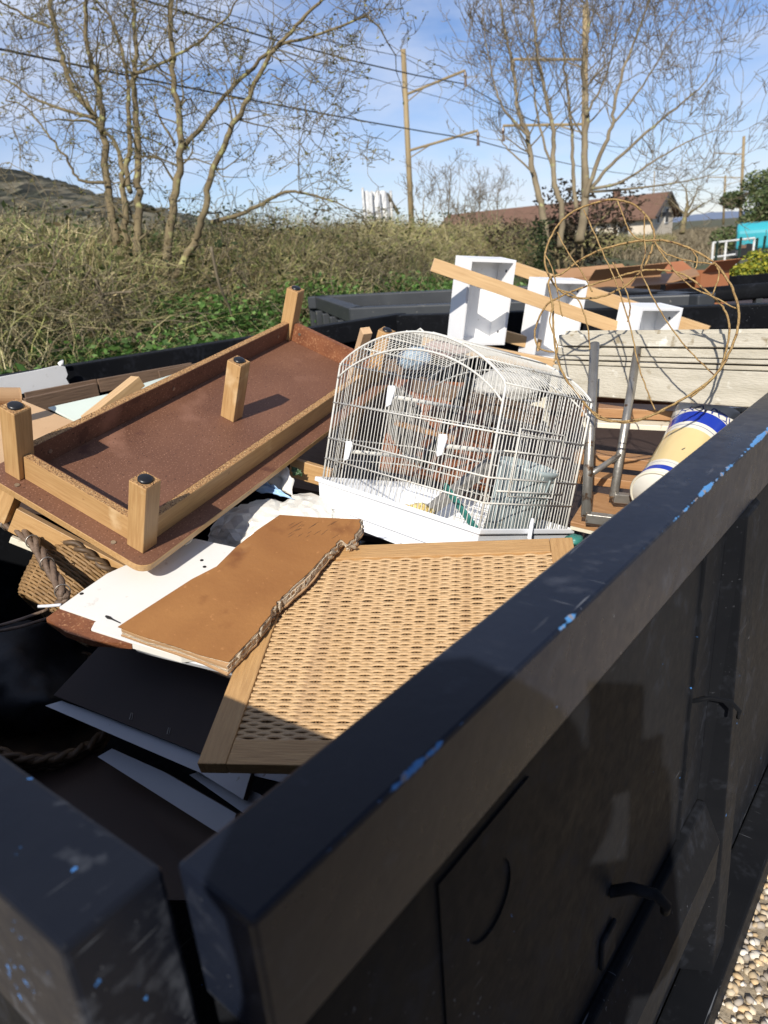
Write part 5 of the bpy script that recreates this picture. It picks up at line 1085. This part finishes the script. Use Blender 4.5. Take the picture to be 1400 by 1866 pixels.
# ------------------------------------------------------------------ ceramic umbrella stand
def ceramic():
    m = bpy.data.materials.new('ceramic'); m.use_nodes = True; nt = m.node_tree; b = nt.nodes['Principled BSDF']
    tc = N(nt, 'ShaderNodeTexCoord'); sp = N(nt, 'ShaderNodeSeparateXYZ'); L(nt, tc.outputs['Object'], sp.inputs[0])
    mr = N(nt, 'ShaderNodeMapRange'); mr.inputs['From Max'].default_value = .33; L(nt, sp.outputs['Z'], mr.inputs['Value'])
    r = N(nt, 'ShaderNodeValToRGB'); r.color_ramp.interpolation = 'CONSTANT'
    cream, blue, yel, dk = (.68, .65, .57, 1), (.018, .045, .36, 1), (.66, .51, .25, 1), (.20, .22, .30, 1)
    st = [(0, cream), (.07, blue), (.125, cream), (.17, dk), (.175, cream), (.20, yel), (.62, cream), (.66, dk), (.665, cream), (.70, blue), (.835, cream)]
    e = r.color_ramp.elements; e[0].color = st[0][1]; e[1].position = st[1][0]; e[1].color = st[1][1]
    for p, c in st[2:]:
        k = e.new(p); k.color = c
    L(nt, mr.outputs[0], r.inputs[0])
    wv = N(nt, 'ShaderNodeTexVoronoi', feature='DISTANCE_TO_EDGE'); wv.inputs['Scale'].default_value = 46; L(nt, tc.outputs['Object'], wv.inputs['Vector'])
    def rg(v, a, c):
        q = N(nt, 'ShaderNodeMapRange'); q.inputs['From Min'].default_value = a; q.inputs['From Max'].default_value = c; L(nt, v, q.inputs['Value']); return q.outputs[0]
    ln_ = rg(wv.outputs['Distance'], .09, .05)
    def mul(a, c):
        x = N(nt, 'ShaderNodeMath', operation='MULTIPLY'); L(nt, a, x.inputs[0]); L(nt, c, x.inputs[1]); return x.outputs[0]
    band = mul(rg(mr.outputs[0], .838, .845), rg(mr.outputs[0], .915, .905))
    mx = N(nt, 'ShaderNodeMix', data_type='RGBA'); mx.inputs['B'].default_value = (.03, .05, .20, 1); L(nt, mul(ln_, band), mx.inputs['Factor']); L(nt, r.outputs[0], mx.inputs['A'])
    n2 = N(nt, 'ShaderNodeTexNoise'); n2.inputs['Scale'].default_value = 26; n2.inputs['Distortion'].default_value = 2.2; L(nt, tc.outputs['Object'], n2.inputs['Vector'])
    n3 = N(nt, 'ShaderNodeTexNoise'); n3.inputs['Scale'].default_value = 9; L(nt, tc.outputs['Object'], n3.inputs['Vector'])
    vine = mul(mul(rg(n2.outputs['Fac'], .60, .62), rg(n3.outputs['Fac'], .54, .56)), mul(rg(mr.outputs[0], .22, .24), rg(mr.outputs[0], .58, .56)))
    m2 = N(nt, 'ShaderNodeMix', data_type='RGBA'); m2.inputs['B'].default_value = (.10, .10, .07, 1); L(nt, vine, m2.inputs['Factor']); L(nt, mx.outputs['Result'], m2.inputs['A'])
    L(nt, m2.outputs['Result'], b.inputs['Base Color']); b.inputs['Roughness'].default_value = .16; MAT['ceramic'] = m
ceramic()
ua, ub = atd(1197, 905, 1.60), atd(1300, 768, 1.83); Z = (ub-ua).normalized(); Xv = Z.orthogonal().normalized(); Yv = Z.cross(Xv)
us_ = empty('umbrella_stand', Matrix(((Xv.x, Yv.x, Z.x, ua.x), (Xv.y, Yv.y, Z.y, ua.y), (Xv.z, Yv.z, Z.z, ua.z), (0, 0, 0, 1)))); tag(us_, 'ceramic umbrella stand banded cream blue and yellow', 'umbrella stand')
HU = .33
pr_ = [(.001, .0), (.047, 0), (.050, .006), (.051, .03), (.050, .05), (.054, .12), (.060, .20), (.066, .26), (.071, .30), (.076, .318), (.079, .328), (.077, .333), (.073, .330), (.067, .30), (.060, .22), (.048, .05), (.001, .02)]
pr_ = [(a*1.2, b) for a, b in pr_]; mb = MB(); mb.lathe(pr_, 48)
mb.v = [(x*(1+(.035*math.sin(7*math.atan2(y, x)) if z > .31 else 0)), y*(1+(.035*math.sin(7*math.atan2(y, x)) if z > .31 else 0)), z+(.004*math.sin(7*math.atan2(y, x)) if z > .31 else 0)) for x, y, z in mb.v]
mb.build('body', 'ceramic', us_, smooth=True); mb = MB(); mb.tube([Vector((.0605*math.cos(a), .0605*math.sin(a), .004)) for a in np.linspace(0, 2*PI, 40, endpoint=False)], .0035, 6, closed=True); mb.build('foot_ring', 'ivory', us_, smooth=True)
# ------------------------------------------------------------------ rusty wire frame
wf = empty('wire_hoop_frame', Matrix.Translation(atd(1180, 720, 1.7))); tag(wf, 'tangled rusty wire hoop frame standing over the heap', 'wire frame'); wo = wf.matrix_world.translation.copy()
def c5(l): return [(760+x/2.1875, 340+y/2.1875) for x, y in l]
def hoop(name, pts, dfun, r, closed): 
    P = smooth_path([atd(x, y, dfun(x, y))-wo for x, y in c5(pts)], 6, closed); P = [p+Vector((random.gauss(0, .0005), random.gauss(0, .0005), random.gauss(0, .0005))) for p in P]
    MB().tube(P, r, 6, closed=closed).build(name, 'rust_wire', wf, smooth=True)
dA = lambda x, y: 1.66-.0008*(x-1090)+.0005*(560-y); dB = lambda x, y: 1.60-.0006*(x-1150)-.0003*(y-600); dC = lambda x, y: 1.62-.0006*(x-1150)+.0001*(y-500); dW = lambda x, y: 1.60-.0005*(x-1150)
hoop('hoop', [(510, 270), (545, 180), (600, 115), (680, 75), (770, 53), (850, 65), (910, 110), (940, 165), (945, 215), (925, 280), (890, 340), (830, 395), (760, 430), (690, 445), (620, 440), (560, 405), (520, 340)], dA, .0027, True)
hoop('hoop', [(525, 375), (580, 345), (640, 300), (720, 258), (820, 228), (920, 214), (1010, 220), (1110, 258), (1190, 310), (1250, 390), (1280, 480), (1280, 560), (1255, 640), (1215, 720), (1160, 780), (1080, 835), (1000, 880), (930, 915), (840, 935), (740, 930), (690, 890), (640, 830), (590, 760), (558, 680), (545, 580), (540, 470)], dB, .0027, True)
hoop('hoop', [(545, 660), (490, 645), (470, 600), (480, 540), (520, 470), (600, 425), (700, 390), (800, 360), (880, 338), (960, 332), (1040, 342), (1110, 380), (1180, 440), (1225, 490), (1245, 550), (1240, 620), (1215, 710), (1170, 775), (1090, 840)], dC, .0024, False)
for pts in ([(665, 92), (740, 260), (800, 400), (850, 560), (880, 700), (920, 820), (950, 890)], [(800, 56), (840, 160), (880, 208), (950, 217)], [(945, 215), (1000, 300), (1080, 390), (1180, 440), (1280, 490)], [(890, 338), (960, 480), (1040, 600), (1120, 690), (1190, 755)],
            [(560, 182), (600, 260), (650, 330), (700, 420)], [(560, 408), (640, 445), (680, 560), (690, 650)], [(908, 108), (905, 200), (910, 260), (890, 340)], [(948, 222), (1000, 270), (1090, 297), (1190, 308)], [(510, 270), (540, 330), (560, 420), (580, 520)],
            [(780, 300), (820, 380), (850, 470), (840, 540)], [(1100, 258), (1118, 290), (1110, 330)], [(1190, 312), (1205, 350), (1180, 430)], [(690, 890), (760, 928), (860, 940), (990, 890)], [(545, 470), (530, 540), (560, 640), (545, 700)]):
    hoop('wire', pts, dW, .0017, False)
# ------------------------------------------------------------------ left side of the heap
vslab('torn_white_sheet', 'torn white board hanging inside the far left rim', 'board', [atx(x, y, -2.33) for x, y in ((-60, 700), (0, 687), (60, 676), (106, 666), (119, 668), (124, 683), (121, 690), (127, 700), (45, 717), (0, 727), (-60, 740))], .006, 'white_board', (-1, .18, 0))
o = MB().tube([atx(108, 664, -2.36), atx(112, 661, -2.36), atx(114, 667, -2.36)], [.008, .014, .006], 8).build('paper_scrap', 'white_board', smooth=True); tag(o, 'small white paper scrap perched on the left rim', 'paper')
plank('dark trim plank along the left wall nearest the white board', atx(46, 721, -2.29), atx(176, 696, -2.26), .012, .022, 'old_plank', 'trim_plank')
plank('brown skirting board under the dark trim plank', atx(48, 741, -2.25), atx(178, 712, -2.24), .02, .06, 'old_plank', 'skirting_board')
plank('brown skirting board continuing towards the far corner', atx(180, 703, -2.24), atx(350, 672, -2.16), .016, .05, 'old_plank', 'skirting_board')
plank('slim brown trim near the far end of the left wall', atx(290, 682, -2.17), atx(390, 662, -2.12), .012, .028, 'old_plank', 'trim_plank')
board('pale_green_pane', 'pale green stained glass sheet behind the upturned table', [(88, 742, -.055), (200, 717, -.045), (318, 681, -.035), (380, 720, -.13), (200, 800, -.14)], .006, 'glass_green')
board('beige_chipboard', 'beige chipboard sheet under the left table leg', [(-90, 770, -.08), (36, 727, -.05), (160, 778, -.09), (60, 860, -.14), (-80, 920, -.16)], .014, 'mdf')
o = MB().tube([at(-60, 722, .03), at(32, 722, .005), at(38, 722, .0035)], .026, 20).build('cardboard_roll', 'kraft', smooth=False); tag(o, 'beige cardboard roll end at the left edge', 'roll')
stick('oak_offcut', 'oak offcut wedged behind the upturned table', 'offcut', at(160, 768, -.075), at(252, 694, .01), .045, .035, 'pine')
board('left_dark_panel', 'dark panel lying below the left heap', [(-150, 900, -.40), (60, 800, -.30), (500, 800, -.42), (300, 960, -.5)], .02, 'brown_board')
# ------------------------------------------------------------------ the photographer, behind the lens; only the shadow falls into view
pn = empty('person', Matrix.Translation((.31, -.44, 0))); tag(pn, 'person holding up a phone, seen only as a shadow on the container wall', 'person')
def skin_mesh(name, verts, edges, rad, m, parent, root=0, sub=2):
    me = bpy.data.meshes.new(name); me.from_pydata(verts, edges, []); me.materials.append(MAT[m]); o = bpy.data.objects.new(name, me); COL.objects.link(o); o.parent = parent
    sk = o.modifiers.new('skin', 'SKIN'); sk.use_smooth_shade = True
    for i, r_ in enumerate(rad): me.skin_vertices[0].data[i].radius = r_ if isinstance(r_, tuple) else (r_, r_)
    me.skin_vertices[0].data[root].use_root = True
    sb = o.modifiers.new('sub', 'SUBSURF'); sb.levels = 3; sb.render_levels = 3; return o
pb = Vector((.31, -.44, 0)); FX = Vector((fwd.x, fwd.y, 0)).normalized(); RX = Vector((FX.y, -FX.x, 0))
def PL(r_, f_, z): v = RX*r_+FX*f_; return (v.x, v.y, z)
ph_c = CP-fwd*.012-CU*.045+CR*.02-pb            # phone centre
hR, hL = ph_c+CR*.045-CU*.05-fwd*.015, ph_c-CR*.045-CU*.05-fwd*.015
vb_ = [PL(0, 0, .95), PL(0, .01, 1.12), PL(0, .0, 1.30), PL(0, .0, 1.43), PL(0, .0, 1.54), PL(0, .01, 1.64), PL(0, .01, 1.745),
       PL(.19, 0, 1.40), PL(.27, .10, 1.17), tuple(hR-CR*-.01-CU*.06), tuple(hR), PL(-.19, 0, 1.40), PL(-.25, .12, 1.17), tuple(hL-CR*.01-CU*.06), tuple(hL),
       PL(.10, 0, .90), PL(.11, .02, .50), PL(.12, -.02, .09), PL(.13, .12, .03), PL(-.10, 0, .90), PL(-.11, .02, .50), PL(-.12, -.02, .09), PL(-.13, .12, .03)]
ed_ = [(0, 1), (1, 2), (2, 3), (3, 4), (4, 5), (5, 6), (3, 7), (7, 8), (8, 9), (9, 10), (3, 11), (11, 12), (12, 13), (13, 14), (0, 15), (15, 16), (16, 17), (17, 18), (0, 19), (19, 20), (20, 21), (21, 22)]
ra_ = [(.17, .13), (.18, .13), (.21, .15), (.15, .11), .07, (.09, .10), (.075, .085), .075, .06, .04, (.04, .025), .08, .07, .055, (.045, .03), .085, .06, .042, (.04, .03), .085, .06, .042, (.04, .03)]
body = skin_mesh('body', vb_, ed_, ra_, 'cloth_dark', pn)
for s_, hnd in ((1, hR), (-1, hL)):
    for k in range(4):
        a = Vector(hnd)+CU*(.035-.018*k); e1 = a-CR*s_*.004+fwd*.012+CR*s_*.012; MBp = MB().tube(smooth_path([a+CR*s_*.014, a+CR*s_*.02-fwd*-.006, a+CR*s_*.004+fwd*-.012, a-CR*s_*.016-fwd*.012], 3), [.0085]*10, 7).build('finger', 'skin', pn, smooth=True)
    MB().tube(smooth_path([Vector(hnd)-CU*.02, Vector(hnd)+CU*.01-fwd*.012-CR*s_*.004, Vector(hnd)+CU*.035-fwd*.014-CR*s_*.012], 3), .009, 7).build('thumb', 'skin', pn, smooth=True)
hm = MB(); crumple(hm, Vector(PL(0, -.02, 1.73)), (.112, .12, .105), None, 2, .12, 3); hm.build('hair', 'hair', pn, smooth=True)
phn = empty('phone', Matrix.Translation(CP-fwd*.012)); tag(phn, 'phone held up in both hands above the rail, seen only as a shadow', 'phone')
Mp = Matrix(((CR.x, CU.x, -fwd.x, 0), (CR.y, CU.y, -fwd.y, 0), (CR.z, CU.z, -fwd.z, 0), (0, 0, 0, 1)))
part('body', 'cap', phn, (-.018, -.13, 0), (.056, .02, .008), .003, Mp)
